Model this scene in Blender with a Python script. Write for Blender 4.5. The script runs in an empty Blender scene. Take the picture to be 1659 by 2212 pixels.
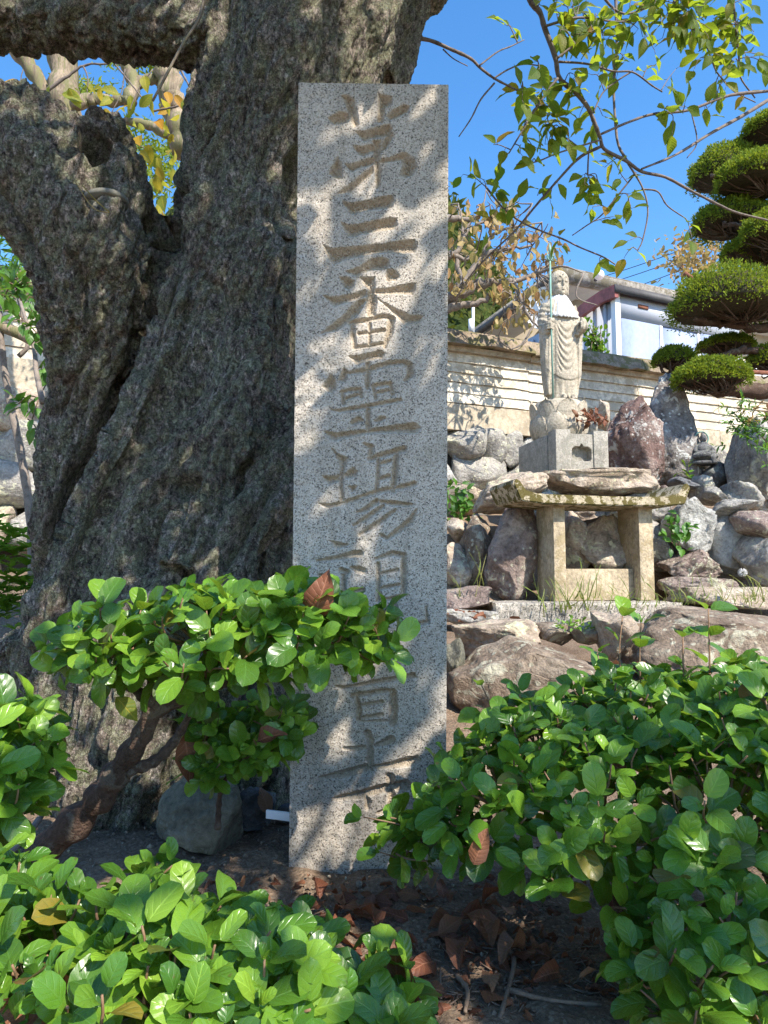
import bpy, bmesh, math, random
import numpy as np
from mathutils import Vector, Matrix, Quaternion
random.seed(7)
RNG = np.random.default_rng(7)
SC = bpy.context.scene
COL = SC.collection
R = math.radians

# ---------------------------------------------------------------- camera, sky, sun, exposure
FOC, CX, CY = 1475.0, 829.5, 1106.0          # the photograph seen at 1659 x 2212
TH, CAMZ = R(5.0), 0.56
cam = bpy.data.cameras.new('camera')
cam.sensor_fit = 'VERTICAL'; cam.sensor_height = 36.0; cam.lens = 36.0*FOC/2212.0
cam.clip_start = 0.02; cam.clip_end = 2000
camo = bpy.data.objects.new('camera', cam); COL.objects.link(camo)
camo.location = (0, 0, CAMZ); camo.rotation_euler = (R(90)+TH, 0, 0)
SC.camera = camo

SUN = np.array([0.46, -0.53, 0.72]); SUN /= np.linalg.norm(SUN)
world = bpy.data.worlds.new('World'); SC.world = world; world.use_nodes = True
wn = world.node_tree
bgn = wn.nodes['Background']
sky = wn.nodes.new('ShaderNodeTexSky'); sky.sky_type = 'NISHITA'; sky.sun_disc = False
sky.sun_elevation = math.asin(SUN[2]); sky.sun_rotation = math.atan2(SUN[0], SUN[1])
sky.air_density = 1.0; sky.dust_density = 0.25; sky.ozone_density = 2.0
hs = wn.nodes.new('ShaderNodeHueSaturation'); hs.inputs['Saturation'].default_value = 1.28; hs.inputs['Value'].default_value = .80
wn.links.new(sky.outputs[0], hs.inputs['Color']); wn.links.new(hs.outputs[0], bgn.inputs[0]); bgn.inputs[1].default_value = 0.15
sl = bpy.data.lights.new('sun', 'SUN'); sl.energy = 3.3; sl.angle = R(0.53); sl.color = (1.0, 0.93, 0.82)
so = bpy.data.objects.new('sun', sl); COL.objects.link(so)
so.rotation_euler = Vector(SUN).to_track_quat('Z', 'Y').to_euler(); so.location = (3, -3, 8)
vs = SC.view_settings
vs.view_transform = 'Standard'; vs.look = 'None'; vs.gamma = 1.0; vs.exposure = 1.50
vs.use_curve_mapping = False
SC.cycles.max_bounces = 8; SC.cycles.transparent_max_bounces = 8

# ---------------------------------------------------------------- helpers
_c, _s = math.cos(TH), math.sin(TH)
def ray(px, py):
    u = (px-CX)/FOC; v = (CY-py)/FOC
    return np.array([u, _c-v*_s, _s+v*_c])
def W(px, py, d):
    """point of the photograph (px, py) standing d metres in front of the camera"""
    r = ray(px, py)
    return np.array([0, 0, CAMZ]) + r*(d/r[1])
def proj(P):
    P = np.atleast_2d(P) - np.array([0, 0, CAMZ])
    f = P[:, 1]*_c + P[:, 2]*_s
    up = -P[:, 1]*_s + P[:, 2]*_c
    f = np.where(np.abs(f) < 1e-6, 1e-6, f)
    return CX + FOC*P[:, 0]/f, CY - FOC*up/f, f
def smooth01(a, b, x):
    t = np.clip((x-a)/(b-a), 0, 1); return t*t*(3-2*t)

_perm = np.random.default_rng(3).permutation(4096)
_grad = np.random.default_rng(4).normal(size=(4096, 3)); _grad /= np.linalg.norm(_grad, axis=1)[:, None]
def _h(i, j, k):
    return _perm[(_perm[(_perm[i & 4095] + j) & 4095] + k) & 4095]
def pnoise(P):
    P = np.asarray(P, float); I = np.floor(P).astype(int); f = P-I
    w = f*f*f*(f*(f*6-15)+10)
    out = np.zeros(len(P))
    for dx in (0, 1):
        wx = w[:, 0] if dx else 1-w[:, 0]
        for dy in (0, 1):
            wy = w[:, 1] if dy else 1-w[:, 1]
            for dz in (0, 1):
                wz = w[:, 2] if dz else 1-w[:, 2]
                g = _grad[_h(I[:, 0]+dx, I[:, 1]+dy, I[:, 2]+dz)]
                out += wx*wy*wz*(g[:, 0]*(f[:, 0]-dx)+g[:, 1]*(f[:, 1]-dy)+g[:, 2]*(f[:, 2]-dz))
    return out*1.6
def fbm(P, octv=4, gain=0.5):
    P = np.asarray(P, float); a = 1.0; o = np.zeros(len(P))
    for i in range(octv):
        o += a*pnoise(P + 17.3*i); P = P*2.03; a *= gain
    return o
_jit = np.random.default_rng(5).random((4096, 3))
def worley(P):
    P = np.asarray(P, float); I = np.floor(P).astype(int)
    f1 = np.full(len(P), 9.0); f2 = np.full(len(P), 9.0)
    for dx in (-1, 0, 1):
        for dy in (-1, 0, 1):
            for dz in (-1, 0, 1):
                J = I + np.array([dx, dy, dz])
                q = J + _jit[_h(J[:, 0], J[:, 1], J[:, 2])]
                d = np.linalg.norm(P-q, axis=1)
                f2 = np.where(d < f1, f1, np.minimum(f2, d)); f1 = np.minimum(f1, d)
    return f1, f2

class MB:
    """collects geometry that becomes ONE mesh"""
    def __init__(s): s.V = []; s.F = []; s.UV = []; s.n = 0; s.hasuv = False
    def add(s, V, F, uv=None):
        V = np.asarray(V, float).reshape(-1, 3); s.V.append(V)
        if isinstance(F, np.ndarray):
            s.F.append(F.astype(np.int64)+s.n); s.UV.append(uv)
        else:
            by = {}
            for f in F: by.setdefault(len(f), []).append(f)
            for k, fs in by.items(): s.F.append(np.array(fs, np.int64)+s.n); s.UV.append(None)
        if uv is not None: s.hasuv = True
        s.n += len(V); return s
    def mesh(s, name, origin=(0, 0, 0), smooth=True):
        me = bpy.data.meshes.new(name)
        V = np.concatenate(s.V)-np.asarray(origin, float)
        me.vertices.add(len(V)); me.vertices.foreach_set('co', V.astype(np.float32).ravel())
        loops = np.concatenate([f.ravel() for f in s.F])
        tot = np.concatenate([np.full(len(f), f.shape[1]) for f in s.F])
        st = np.concatenate([[0], np.cumsum(tot)[:-1]])
        me.loops.add(len(loops)); me.loops.foreach_set('vertex_index', loops.astype(np.int32))
        me.polygons.add(len(tot)); me.polygons.foreach_set('loop_start', st.astype(np.int32))
        if smooth is True: me.polygons.foreach_set('use_smooth', np.ones(len(tot), bool))
        if s.hasuv:
            uvs = np.concatenate([np.asarray(u, float).reshape(-1, 2) if u is not None else np.zeros((f.size, 2)) for f, u in zip(s.F, s.UV)])
            ul = me.uv_layers.new(name='UVMap'); ul.data.foreach_set('uv', uvs.astype(np.float32).ravel())
        me.update(calc_edges=True); me.validate()
        if smooth == 'auto':
            me.polygons.foreach_set('use_smooth', np.ones(len(tot), bool))
            me.set_sharp_from_angle(angle=R(38))
        return me
    def box(s, c, size, yaw=0.0, bev=0.0):
        hx, hy, hz = np.asarray(size)/2.0
        if bev <= 0:
            v = np.array([[x, y, z] for x in (-hx, hx) for y in (-hy, hy) for z in (-hz, hz)])
            f = [(0, 1, 3, 2), (4, 6, 7, 5), (0, 4, 5, 1), (2, 3, 7, 6), (0, 2, 6, 4), (1, 5, 7, 3)]
        else:
            bm = bmesh.new(); bmesh.ops.create_cube(bm, size=1.0)
            for q in bm.verts: q.co = Vector((q.co.x*2*hx, q.co.y*2*hy, q.co.z*2*hz))
            bmesh.ops.bevel(bm, geom=list(bm.edges), offset=bev, segments=2, affect='EDGES', profile=0.6)
            bm.verts.index_update(); v = np.array([q.co[:] for q in bm.verts]); f = [tuple(w.index for w in p.verts) for p in bm.faces]; bm.free()
        ca, sa = math.cos(yaw), math.sin(yaw)
        v = np.stack([v[:, 0]*ca-v[:, 1]*sa, v[:, 0]*sa+v[:, 1]*ca, v[:, 2]], 1) + np.asarray(c, float)
        return s.add(v, f)
    def tube(s, pts, rad, seg=10, cap=True, squash=None):
        V, F = tube(pts, rad, seg, cap); return s.add(V, F)
    def ell(s, c, r, sub=3, rot=None):
        V, F = ico(sub); V = V*np.asarray(r, float)
        if rot is not None: V = V @ np.asarray(rot).T
        return s.add(V+np.asarray(c, float), F)
    def prism(s, poly, z0, z1):
        n = len(poly); v = [(x, y, z0) for x, y in poly]+[(x, y, z1) for x, y in poly]
        f = [tuple(reversed(range(n))), tuple(range(n, 2*n))]+[(i, (i+1) % n, n+(i+1) % n, n+i) for i in range(n)]
        return s.add(np.array(v), f)
    def hull8(s, A, B):
        """box from two quads (4 points each)"""
        v = list(A)+list(B)
        return s.add(np.array(v), [(3, 2, 1, 0), (4, 5, 6, 7), (0, 1, 5, 4), (1, 2, 6, 5), (2, 3, 7, 6), (3, 0, 4, 7)])

def frames(P):
    P = np.asarray(P, float); T = np.gradient(P, axis=0); T /= np.linalg.norm(T, axis=1)[:, None]+1e-12
    a = np.array([0, 0, 1.0]) if abs(T[0, 2]) < .9 else np.array([1.0, 0, 0])
    n = np.cross(T[0], a); n /= np.linalg.norm(n); N = [n]
    for i in range(1, len(P)):
        n = N[-1]-T[i]*np.dot(N[-1], T[i]); n /= np.linalg.norm(n)+1e-12; N.append(n)
    N = np.array(N); return T, N, np.cross(T, N)
def tube(pts, rad, seg=10, cap=True):
    P = np.asarray(pts, float); n = len(P); rad = np.broadcast_to(np.asarray(rad, float), (n,))
    T, N, B = frames(P); a = np.arange(seg)*2*math.pi/seg
    V = P[:, None]+rad[:, None, None]*(np.cos(a)[None, :, None]*N[:, None]+np.sin(a)[None, :, None]*B[:, None])
    V = V.reshape(-1, 3); F = []
    i = np.arange(n-1)[:, None]*seg; j = np.arange(seg)[None]; j2 = (j+1) % seg
    Q = np.stack([i+j, i+j2, i+seg+j2, i+seg+j], -1).reshape(-1, 4)
    F = [tuple(q) for q in Q.tolist()]
    if cap: F += [tuple(range(seg-1, -1, -1)), tuple(range((n-1)*seg, n*seg))]
    return V, F
def spline(pts, n):
    P = np.asarray(pts, float); m = len(P)
    if m < 3:
        t = np.linspace(0, 1, n)[:, None]; return P[0]*(1-t)+P[-1]*t
    Q = np.vstack([2*P[0]-P[1], P, 2*P[-1]-P[-2]]); out = []
    for t in np.linspace(0, m-1-1e-9, n):
        i = int(t); f = t-i; a, b, c, d = Q[i:i+4]
        out.append(.5*((2*b)+(-a+c)*f+(2*a-5*b+4*c-d)*f*f+(-a+3*b-3*c+d)*f**3))
    return np.array(out)
_ico = {}
def ico(sub):
    if sub not in _ico:
        bm = bmesh.new(); bmesh.ops.create_icosphere(bm, subdivisions=sub, radius=1.0); bm.verts.index_update()
        V = np.array([v.co[:] for v in bm.verts]); F = np.array([[v.index for v in f.verts] for f in bm.faces]); bm.free()
        _ico[sub] = (V, F)
    V, F = _ico[sub]; return V.copy(), F

ORI = {}
def tag(o, label=None, cat=None, group=None, kind=None):
    for k, v in (('label', label), ('category', cat), ('group', group), ('kind', kind)):
        if v: o[k] = v
    return o
def thing(name, label, cat, loc, group=None):
    o = bpy.data.objects.new(name, None); COL.objects.link(o); o.location = tuple(loc); o.empty_display_size = .1
    ORI[o.name] = np.asarray(loc, float); return tag(o, label, cat, group)
def part(name, mb, mat, parent, smooth=True, label=None, kind=None):
    org = ORI[parent.name]
    me = mb if isinstance(mb, bpy.types.Mesh) else mb.mesh(name, org, smooth)
    if mat is not None and not me.materials: me.materials.append(mat)
    o = bpy.data.objects.new(name, me); COL.objects.link(o); o.parent = parent; ORI[o.name] = org
    return tag(o, label, None, None, kind)
def solo(name, mb, mat, label=None, cat=None, group=None, kind=None, smooth=True, origin=None):
    if origin is None:
        A = np.concatenate(mb.V); origin = np.array([A[:, 0].mean(), A[:, 1].mean(), A[:, 2].min()])
    me = mb.mesh(name, origin, smooth); me.materials.append(mat)
    o = bpy.data.objects.new(name, me); COL.objects.link(o); o.location = tuple(origin); ORI[o.name] = np.asarray(origin, float)
    return tag(o, label, cat, group, kind)
def inst(name, me, parent, pos, rot3, scale):
    """one piece of its own sharing mesh data; rot3 = 3x3 numpy"""
    o = bpy.data.objects.new(name, me); COL.objects.link(o)
    M = np.eye(4); M[:3, :3] = rot3*scale; M[:3, 3] = np.asarray(pos)-ORI[parent.name]
    o.parent = parent; o.matrix_local = Matrix(M.tolist()); ORI[o.name] = ORI[parent.name]; return o
def basis(along, normal):
    y = np.asarray(along, float); y = y/np.linalg.norm(y); z = np.asarray(normal, float)
    z = z-y*np.dot(z, y); z = z/(np.linalg.norm(z)+1e-9); x = np.cross(y, z); return np.stack([x, y, z], 1)
def unit(v): v = np.asarray(v, float); return v/(np.linalg.norm(v)+1e-12)
def rv(n=3): return RNG.normal(size=n)

# ---------------------------------------------------------------- materials
class NT:
    def __init__(s, name):
        s.m = bpy.data.materials.new(name); s.m.use_nodes = True; s.t = s.m.node_tree
        s.b = s.t.nodes['Principled BSDF']; s.out = s.t.nodes['Material Output']
    def n(s, typ, ins=None, out=0, **kw):
        nd = s.t.nodes.new(typ)
        for k, v in kw.items(): setattr(nd, k, v)
        for k, v in (ins or {}).items(): s.set(nd.inputs[k], v)
        return nd.outputs[out]
    def set(s, sock, v):
        if isinstance(v, bpy.types.NodeSocket): s.t.links.new(v, sock)
        elif isinstance(v, (tuple, list)) and len(v) == 3 and sock.type == 'RGBA': sock.default_value = (*v, 1)
        else: sock.default_value = v
    def obj(s, scale=(1, 1, 1), rot=(0, 0, 0)):
        c = s.n('ShaderNodeTexCoord', out=3)
        return s.n('ShaderNodeMapping', {0: c, 2: rot, 3: scale})
    def noise(s, vec, scale, detail=4, rough=.55, out=0, dist=0.0):
        return s.n('ShaderNodeTexNoise', {'Vector': vec, 'Scale': scale, 'Detail': detail, 'Roughness': rough, 'Distortion': dist}, out)
    def vor(s, vec, scale, feature='F1', out=0, rnd=1.0):
        return s.n('ShaderNodeTexVoronoi', {'Vector': vec, 'Scale': scale, 'Randomness': rnd}, out, feature=feature)
    def math(s, op, a, b=0.0, clamp=False): return s.n('ShaderNodeMath', {0: a, 1: b}, operation=op, use_clamp=clamp)
    def ramp(s, fac, stops, interp='LINEAR'):
        nd = s.t.nodes.new('ShaderNodeValToRGB'); cr = nd.color_ramp; cr.interpolation = interp
        while len(cr.elements) < len(stops): cr.elements.new(.5)
        for e, (p, c) in zip(cr.elements, stops):
            e.position = p; e.color = (c, c, c, 1) if isinstance(c, (int, float)) else (*c, 1)
        s.set(nd.inputs[0], fac); return nd.outputs[0]
    def mix(s, fac, a, b, mode='MIX'):
        nd = s.t.nodes.new('ShaderNodeMix'); nd.data_type = 'RGBA'; nd.blend_type = mode
        s.set(nd.inputs[0], fac); s.set(nd.inputs[6], a); s.set(nd.inputs[7], b); return nd.outputs[2]
    def bump(s, h, strength=.5, dist=.01, normal=None):
        i = {'Height': h, 'Strength': strength, 'Distance': dist}
        if normal is not None: i['Normal'] = normal
        return s.n('ShaderNodeBump', i)
    def fin(s, col, rough=.8, bump=None, spec=.3, metal=0.0):
        s.set(s.b.inputs['Base Color'], col); s.set(s.b.inputs['Roughness'], rough)
        s.b.inputs['Specular IOR Level'].default_value = spec; s.b.inputs['Metallic'].default_value = metal
        if bump is not None: s.set(s.b.inputs['Normal'], bump)
        return s.m
    def rnd(s):
        a = s.n('ShaderNodeObjectInfo', out=5); g = s.n('ShaderNodeNewGeometry', out=8)
        return s.math('FRACT', s.math('ADD', a, g))

def mat_granite(name, scale=230, tint=(1, 1, 1), bright=1.0, carve=False):
    t = NT(name); c = t.obj(); c2 = t.noise(c, 90, 2, out=1)
    cc = t.n('ShaderNodeMix', {0: .012, 4: c, 5: c2}, 1, data_type='VECTOR') if False else c
    v = t.vor(cc, scale, out=1); g = t.n('ShaderNodeSeparateColor', {0: v}, 0)
    v2 = t.n('ShaderNodeSeparateColor', {0: t.vor(cc, scale*2.1, out=1)}, 1)
    k = bright
    base = t.ramp(g, [(0, tuple(.10*k*x for x in tint)), (.07, tuple(.17*k*x for x in tint)), (.14, tuple(.31*k*x for x in tint)), (.38, tuple(.41*k*x for x in tint)), (.6, tuple(.46*k*x for x in (1.05, .97, .88))), (1, tuple(.56*k*x for x in tint))], 'CONSTANT')
    fine = t.ramp(v2, [(0, .35), (.2, .8), (.5, 1.0), (1, 1.12)])
    col = t.mix(.55, base, fine, 'MULTIPLY')
    col = t.mix(.40, col, t.ramp(t.noise(c, 190, 4, .65), [(.36, .3), (.46, .95), (.7, 1.15)]), 'MULTIPLY')
    col = t.mix(.55, col, t.ramp(t.noise(t.obj((1, 1, .12)), 14, 6, .65), [(.34, (.62, .60, .55)), (.5, (1, 1, 1)), (.75, (1.05, 1.03, 1.0))]), 'MULTIPLY')
    col = t.mix(t.ramp(t.noise(c, 7, 7, .7), [(.60, 0.0), (.70, .45)]), col, (.24, .215, .165))
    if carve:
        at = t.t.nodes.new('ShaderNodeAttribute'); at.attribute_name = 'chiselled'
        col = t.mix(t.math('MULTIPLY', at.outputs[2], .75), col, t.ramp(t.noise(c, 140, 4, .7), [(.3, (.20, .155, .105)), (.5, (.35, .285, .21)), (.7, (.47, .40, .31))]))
    st = t.ramp(t.noise(c, 3.2, 5, .6), [(.35, (.80, .79, .76)), (.6, (1.04, 1.0, .95))])
    col = t.mix(1.0, col, st, 'MULTIPLY')
    return t.fin(col, .75, t.bump(t.math('ADD', t.math('MULTIPLY', g, .4), t.noise(c, 320, 3)), .35, .0012), .3)

def mat_rock(name, c1, c2, c3, lichen=(.42, .41, .33), lamt=.5, dark=.5, sc=1.0):
    t = NT(name); c = t.obj(); r = t.n('ShaderNodeObjectInfo', out=5)
    off = t.n('ShaderNodeCombineXYZ', {0: t.math('MULTIPLY', r, 40.0), 1: t.math('MULTIPLY', r, 17.0)})
    c = t.n('ShaderNodeVectorMath', {0: c, 1: off}, operation='ADD')
    a = t.noise(c, 5*sc, 8, .62, dist=.4)
    col = t.ramp(a, [(.3, c1), (.5, c2), (.68, c3)])
    f = t.noise(c, 38*sc, 6, .7)
    col = t.mix(.85, col, t.ramp(f, [(.3, .45), (.5, .95), (.72, 1.35)]), 'MULTIPLY')
    d = t.ramp(t.noise(c, 9*sc, 7, .7), [(.40-.1*dark, .28), (.5, 1.0)])
    col = t.mix(dark, col, d, 'MULTIPLY')
    lm = t.math('MULTIPLY', t.ramp(t.noise(c, 11*sc, 6, .6, dist=.6), [(.55, 0.0), (.60, 1.0)]), t.ramp(t.noise(c, 3.1*sc, 2), [(.42, 0.0), (.56, 1.0)]))
    vl = t.vor(c, 21*sc, out=0)
    spots = t.math('MULTIPLY', t.ramp(t.math('ADD', vl, t.math('MULTIPLY', t.noise(c, 70*sc, 3), .25)), [(.30, 1.0), (.38, 0.0)]), t.ramp(t.noise(c, 4.3*sc, 2), [(.40, 0.0), (.50, 1.0)]))
    lm = t.math('MULTIPLY', t.math('MAXIMUM', lm, spots), lamt)
    lc = t.mix(t.noise(c, 60*sc, 3), tuple(x*.6 for x in lichen), tuple(min(1, x*1.35) for x in lichen))
    col = t.mix(lm, col, lc)
    fr = t.vor(t.n('ShaderNodeMapping', {0: c, 3: (1, 1, 1.8)}), 9*sc, 'DISTANCE_TO_EDGE'); fr2 = t.ramp(t.math('ADD', fr, t.math('MULTIPLY', t.noise(c, 25*sc, 4), .12)), [(.045, 0.0), (.10, 1.0)])
    h = t.math('ADD', t.math('ADD', t.math('MULTIPLY', a, 2.0), t.math('MULTIPLY', fr2, .10)), t.math('ADD', t.math('MULTIPLY', f, .8), t.math('MULTIPLY', lm, .12)))
    return t.fin(col, .88, t.bump(h, .9, .03/sc), .2)

def mat_bark():
    t = NT('cherry_bark'); c = t.obj(); cs = t.obj((1, 1, .6), (0, .38, 0))
    w = t.n('ShaderNodeVectorMath', {0: t.noise(c, 30, 4, .7, out=1), 3: .05}, operation='SCALE')
    wob = t.n('ShaderNodeVectorMath', {0: cs, 1: w}, operation='ADD')
    n2 = t.noise(cs, 75, 8, .78); n1 = t.noise(c, 6, 5, .65); n3 = t.noise(wob, 42, 5, .7)
    ridge = t.math('ABSOLUTE', t.math('SUBTRACT', n3, .5)); ridge2 = t.math('ABSOLUTE', t.math('SUBTRACT', t.noise(wob, 95, 4, .65), .5))
    e1 = t.vor(wob, 62, 'DISTANCE_TO_EDGE')
    crack = t.math('MULTIPLY', t.ramp(ridge, [(0, 0.0), (.028, 1.0)]), t.math('MULTIPLY', t.ramp(ridge2, [(0, .25), (.035, 1.0)]), t.ramp(e1, [(0, .25), (.07, 1.0)])))
    base = t.ramp(n1, [(.3, (.29, .22, .17)), (.5, (.46, .385, .32)), (.7, (.62, .54, .46))])
    base = t.mix(.95, base, t.ramp(n2, [(.39, .14), (.49, .95), (.59, 2.0)]), 'MULTIPLY')
    patch = t.ramp(t.noise(c, 3.1, 5, .65), [(.30, .2), (.46, 1.0)])
    li = t.math('MULTIPLY', t.ramp(t.noise(c, 34, 8, .78), [(.46, 0.0), (.53, 1.0)]), patch)
    lcol = t.ramp(t.noise(c, 120, 4, .7), [(.3, (.26, .26, .15)), (.5, (.49, .49, .31)), (.7, (.74, .74, .53))])
    col = t.mix(t.math('MULTIPLY', li, .88), base, lcol)
    spot = t.math('MULTIPLY', t.ramp(t.vor(c, 70), [(.16, 1.0), (.24, 0.0)]), t.ramp(t.noise(c, 8, 3), [(.52, 0.0), (.62, 1.0)]))
    col = t.mix(t.math('MULTIPLY', spot, .7), col, (.52, .57, .46))
    red = t.ramp(t.noise(c, 5.3, 5, .65, dist=.6), [(.59, 0.0), (.66, .65)])
    col = t.mix(red, col, t.mix(1.0, (.20, .10, .065), t.ramp(n2, [(.36, .3), (.5, 1.0), (.64, 1.7)]), 'MULTIPLY'))
    col = t.mix(t.math('MULTIPLY', t.math('SUBTRACT', 1.0, crack), .88), col, (.03, .022, .017))
    h = t.math('ADD', t.math('MULTIPLY', crack, .5), t.math('ADD', t.math('MULTIPLY', n2, 1.0), t.math('ADD', t.math('MULTIPLY', n3, 1.2), t.math('MULTIPLY', li, .15))))
    return t.fin(col, .92, t.bump(h, 1.0, .022), .15)

def mat_leaf(name, cols, trans=(.30, .50, .03), tf=.35, gloss=.32, nveins=5.0, spots=0.0, spec=.5, vb=1.0):
    """cols: ramp of base colours picked by a per-leaf random"""
    t = NT(name); uv = t.n('ShaderNodeUVMap'); sp = t.t.nodes.new('ShaderNodeSeparateXYZ'); t.set(sp.inputs[0], uv)
    x = t.math('ABSOLUTE', t.math('MULTIPLY', t.math('SUBTRACT', sp.outputs[0], .5), 2.0)); y = sp.outputs[1]
    mid = t.ramp(x, [(0, 1.0), (.045, .9), (.09, 0.0)])
    ph = t.math('FRACT', t.math('SUBTRACT', t.math('MULTIPLY', y, nveins), t.math('MULTIPLY', x, 1.5)))
    pp = t.math('ABSOLUTE', t.math('SUBTRACT', ph, .5))
    side = t.math('MULTIPLY', t.ramp(pp, [(0, 1.0), (.05, .8), (.12, 0.0)]), t.ramp(x, [(.75, 1.0), (.95, .0)]))
    vein = t.math('MAXIMUM', mid, t.math('MULTIPLY', side, .55))
    r = t.rnd(); n = len(cols)
    col = t.ramp(r, [(i/(n-1), cc) for i, cc in enumerate(cols)])
    c = t.obj()
    col = t.mix(.5, col, t.ramp(t.noise(c, 55, 3), [(.3, .65), (.7, 1.25)]), 'MULTIPLY')
    col = t.mix(t.math('MULTIPLY', vein, .35*vb), col, tuple(min(.9, v*2.0+.03) for v in cols[len(cols)//2]))
    if spots:
        s = t.ramp(t.noise(c, 160, 2), [(.66, 0.0), (.70, spots)]); col = t.mix(s, col, (.10, .06, .02))
    h = t.math('ADD', t.math('MULTIPLY', vein, -.4), t.math('MULTIPLY', t.ramp(pp, [(0, 0.0), (.5, 1.0)]), .22))
    bmp = t.bump(h, .55*vb, .0022)
    t.fin(col, t.ramp(t.noise(c, 30, 2), [(.3, gloss*.8), (.7, gloss*1.35)]), bmp, spec)
    tb = t.n('ShaderNodeBsdfTranslucent', {0: t.mix(.75, trans, col, 'MIX') if False else t.mix(.45, trans, col), 'Normal': bmp})
    ms = t.t.nodes.new('ShaderNodeMixShader'); ms.inputs[0].default_value = tf
    t.t.links.new(t.b.outputs[0], ms.inputs[1]); t.t.links.new(tb, ms.inputs[2]); t.t.links.new(ms.outputs[0], t.out.inputs[0])
    return t.m
def mat_plain(name, col, rough=.7, var=.25, sc=12, bumpd=.004, spec=.3, metal=0.0, streak=False):
    t = NT(name); c = t.obj((1, 1, .15) if streak else (1, 1, 1)); a = t.noise(c, sc, 6, .65); b = t.noise(t.obj(), sc*7, 4, .6)
    cc = t.mix(1.0, col, t.ramp(a, [(.25, 1-var*1.6), (.5, 1.0), (.75, 1+var*.6)]), 'MULTIPLY')
    cc = t.mix(var, cc, t.ramp(b, [(.3, .6), (.7, 1.2)]), 'MULTIPLY')
    return t.fin(cc, rough, t.bump(t.math('ADD', a, t.math('MULTIPLY', b, .4)), .5, bumpd), spec, metal)
def mat_mossy(name, base, moss, amt=.5, sc=9, dark=.5, zs=1.0):
    t = NT(name); c = t.obj((1, 1, zs)); a = t.noise(c, sc, 8, .68)
    col = t.mix(1.0, base, t.ramp(t.noise(c, sc*5, 5, .65), [(.3, .55), (.5, .95), (.75, 1.25)]), 'MULTIPLY')
    col = t.mix(dark, col, t.ramp(t.noise(c, sc*.6, 5, .6), [(.38, .45), (.55, 1.0)]), 'MULTIPLY')
    col = t.mix(t.ramp(a, [(.575-.10*amt, 0.0), (.61-.10*amt, min(1.0, amt*1.2))]), col, moss)
    return t.fin(col, .9, t.bump(t.math('ADD', a, t.noise(c, sc*9, 4)), .7, .008), .2)

M = {}
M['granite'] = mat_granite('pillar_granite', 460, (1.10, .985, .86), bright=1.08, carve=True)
M['granite2'] = mat_granite('slab_granite', 150, (1.0, .95, .86), .95)
M['bark'] = mat_bark()
M['rock_purple'] = mat_rock('purple_rock', (.16, .115, .10), (.30, .23, .20), (.43, .36, .31), (.58, .56, .42), .9, .45)
M['rock_red'] = mat_rock('red_brown_rock', (.13, .08, .068), (.215, .14, .12), (.35, .27, .235), (.62, .60, .55), .75, .5)
M['rock_gray'] = mat_rock('gray_rock', (.20, .185, .165), (.37, .345, .31), (.50, .475, .425), (.60, .58, .42), .85, .6)
M['rock_lichen'] = mat_rock('dark_lichened_rock', (.13, .105, .095), (.28, .25, .23), (.48, .45, .41), (.62, .62, .58), .95, .8)
M['rock_tan'] = mat_rock('tan_rock', (.27, .21, .15), (.45, .36, .28), (.56, .48, .39), (.64, .61, .40), .95, .5)
M['rock_white'] = mat_rock('pale_rock', (.30, .29, .27), (.46, .45, .42), (.58, .57, .53), (.5, .5, .42), .5, .45)
M['rock_dark'] = mat_rock('dark_rock', (.08, .08, .08), (.15, .15, .155), (.24, .24, .24), (.30, .32, .27), .5, .5)
M['rock_brown'] = mat_rock('brown_boulder', (.15, .105, .075), (.275, .21, .155), (.39, .32, .25), (.50, .48, .37), .8, .6)
M['rock_olive'] = mat_rock('olive_boulder', (.12, .115, .085), (.19, .18, .135), (.26, .245, .185), (.3, .3, .25), .35, .4, 2.0)
M['statue'] = mat_mossy('carved_stone', (.47, .41, .32), (.28, .25, .19), .45, 12, .4)
M['plinth'] = mat_mossy('plinth_stone', (.37, .34, .29), (.22, .21, .17), .5, 14, .5)
M['altar'] = mat_mossy('weathered_altar_stone', (.48, .39, .27), (.27, .21, .11), .5, 8, .5)
M['altar_top'] = mat_mossy('mossy_altar_stone', (.47, .40, .28), (.11, .09, .03), .95, 16, .45)
M['plaster'] = mat_mossy('white_plaster', (.74, .66, .53), (.46, .39, .29), .75, 4.0, .35)
M['plaster_low'] = mat_mossy('beige_render', (.50, .42, .31), (.34, .27, .19), .6, 3.5, .35)
M['coping'] = mat_mossy('mossy_coping', (.29, .225, .16), (.15, .13, .06), .8, 7, .6)
M['mortar'] = mat_plain('dark_earth', (.045, .038, .03), .95, .3, 9, .02)
M['patina'] = mat_plain('green_bronze', (.19, .34, .28), .6, .3, 30, .001)
M['cloth'] = mat_plain('white_cloth', (.60, .59, .57), .9, .08, 20, .002)
M['house_wall'] = mat_plain('cream_house_wall', (.47, .41, .33), .85, .15, 2, .004)
M['house_eave'] = mat_mossy('concrete_eave', (.30, .27, .23), (.14, .12, .08), .7, 5, .6)
M['gutter'] = mat_plain('dark_gutter', (.085, .08, .08), .6, .3, 4, .002)
M['white_paint'] = mat_plain('white_metal', (.75, .75, .75), .4, .08, 5, .001, .5)
M['shed_wall'] = mat_plain('pale_shed_sheet', (.46, .48, .54), .35, .12, 2.0, .001, .5, streak=True)
M['shed_front'] = mat_plain('blue_white_shed_door', (.30, .36, .52), .32, .25, 2.4, .001, .5, streak=True)
M['red_paint'] = mat_plain('faded_red_roof', (.33, .10, .085), .5, .35, 6, .002)
M['rust'] = mat_plain('rusty_iron', (.22, .085, .05), .8, .4, 20, .002)
M['glass'] = mat_plain('lamp_glass', (.8, .8, .78), .1, .05, 20, .001, .6)
M['white_plastic'] = mat_plain('white_plastic', (.80, .82, .85), .35, .04, 20, .0005, .5)
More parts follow.
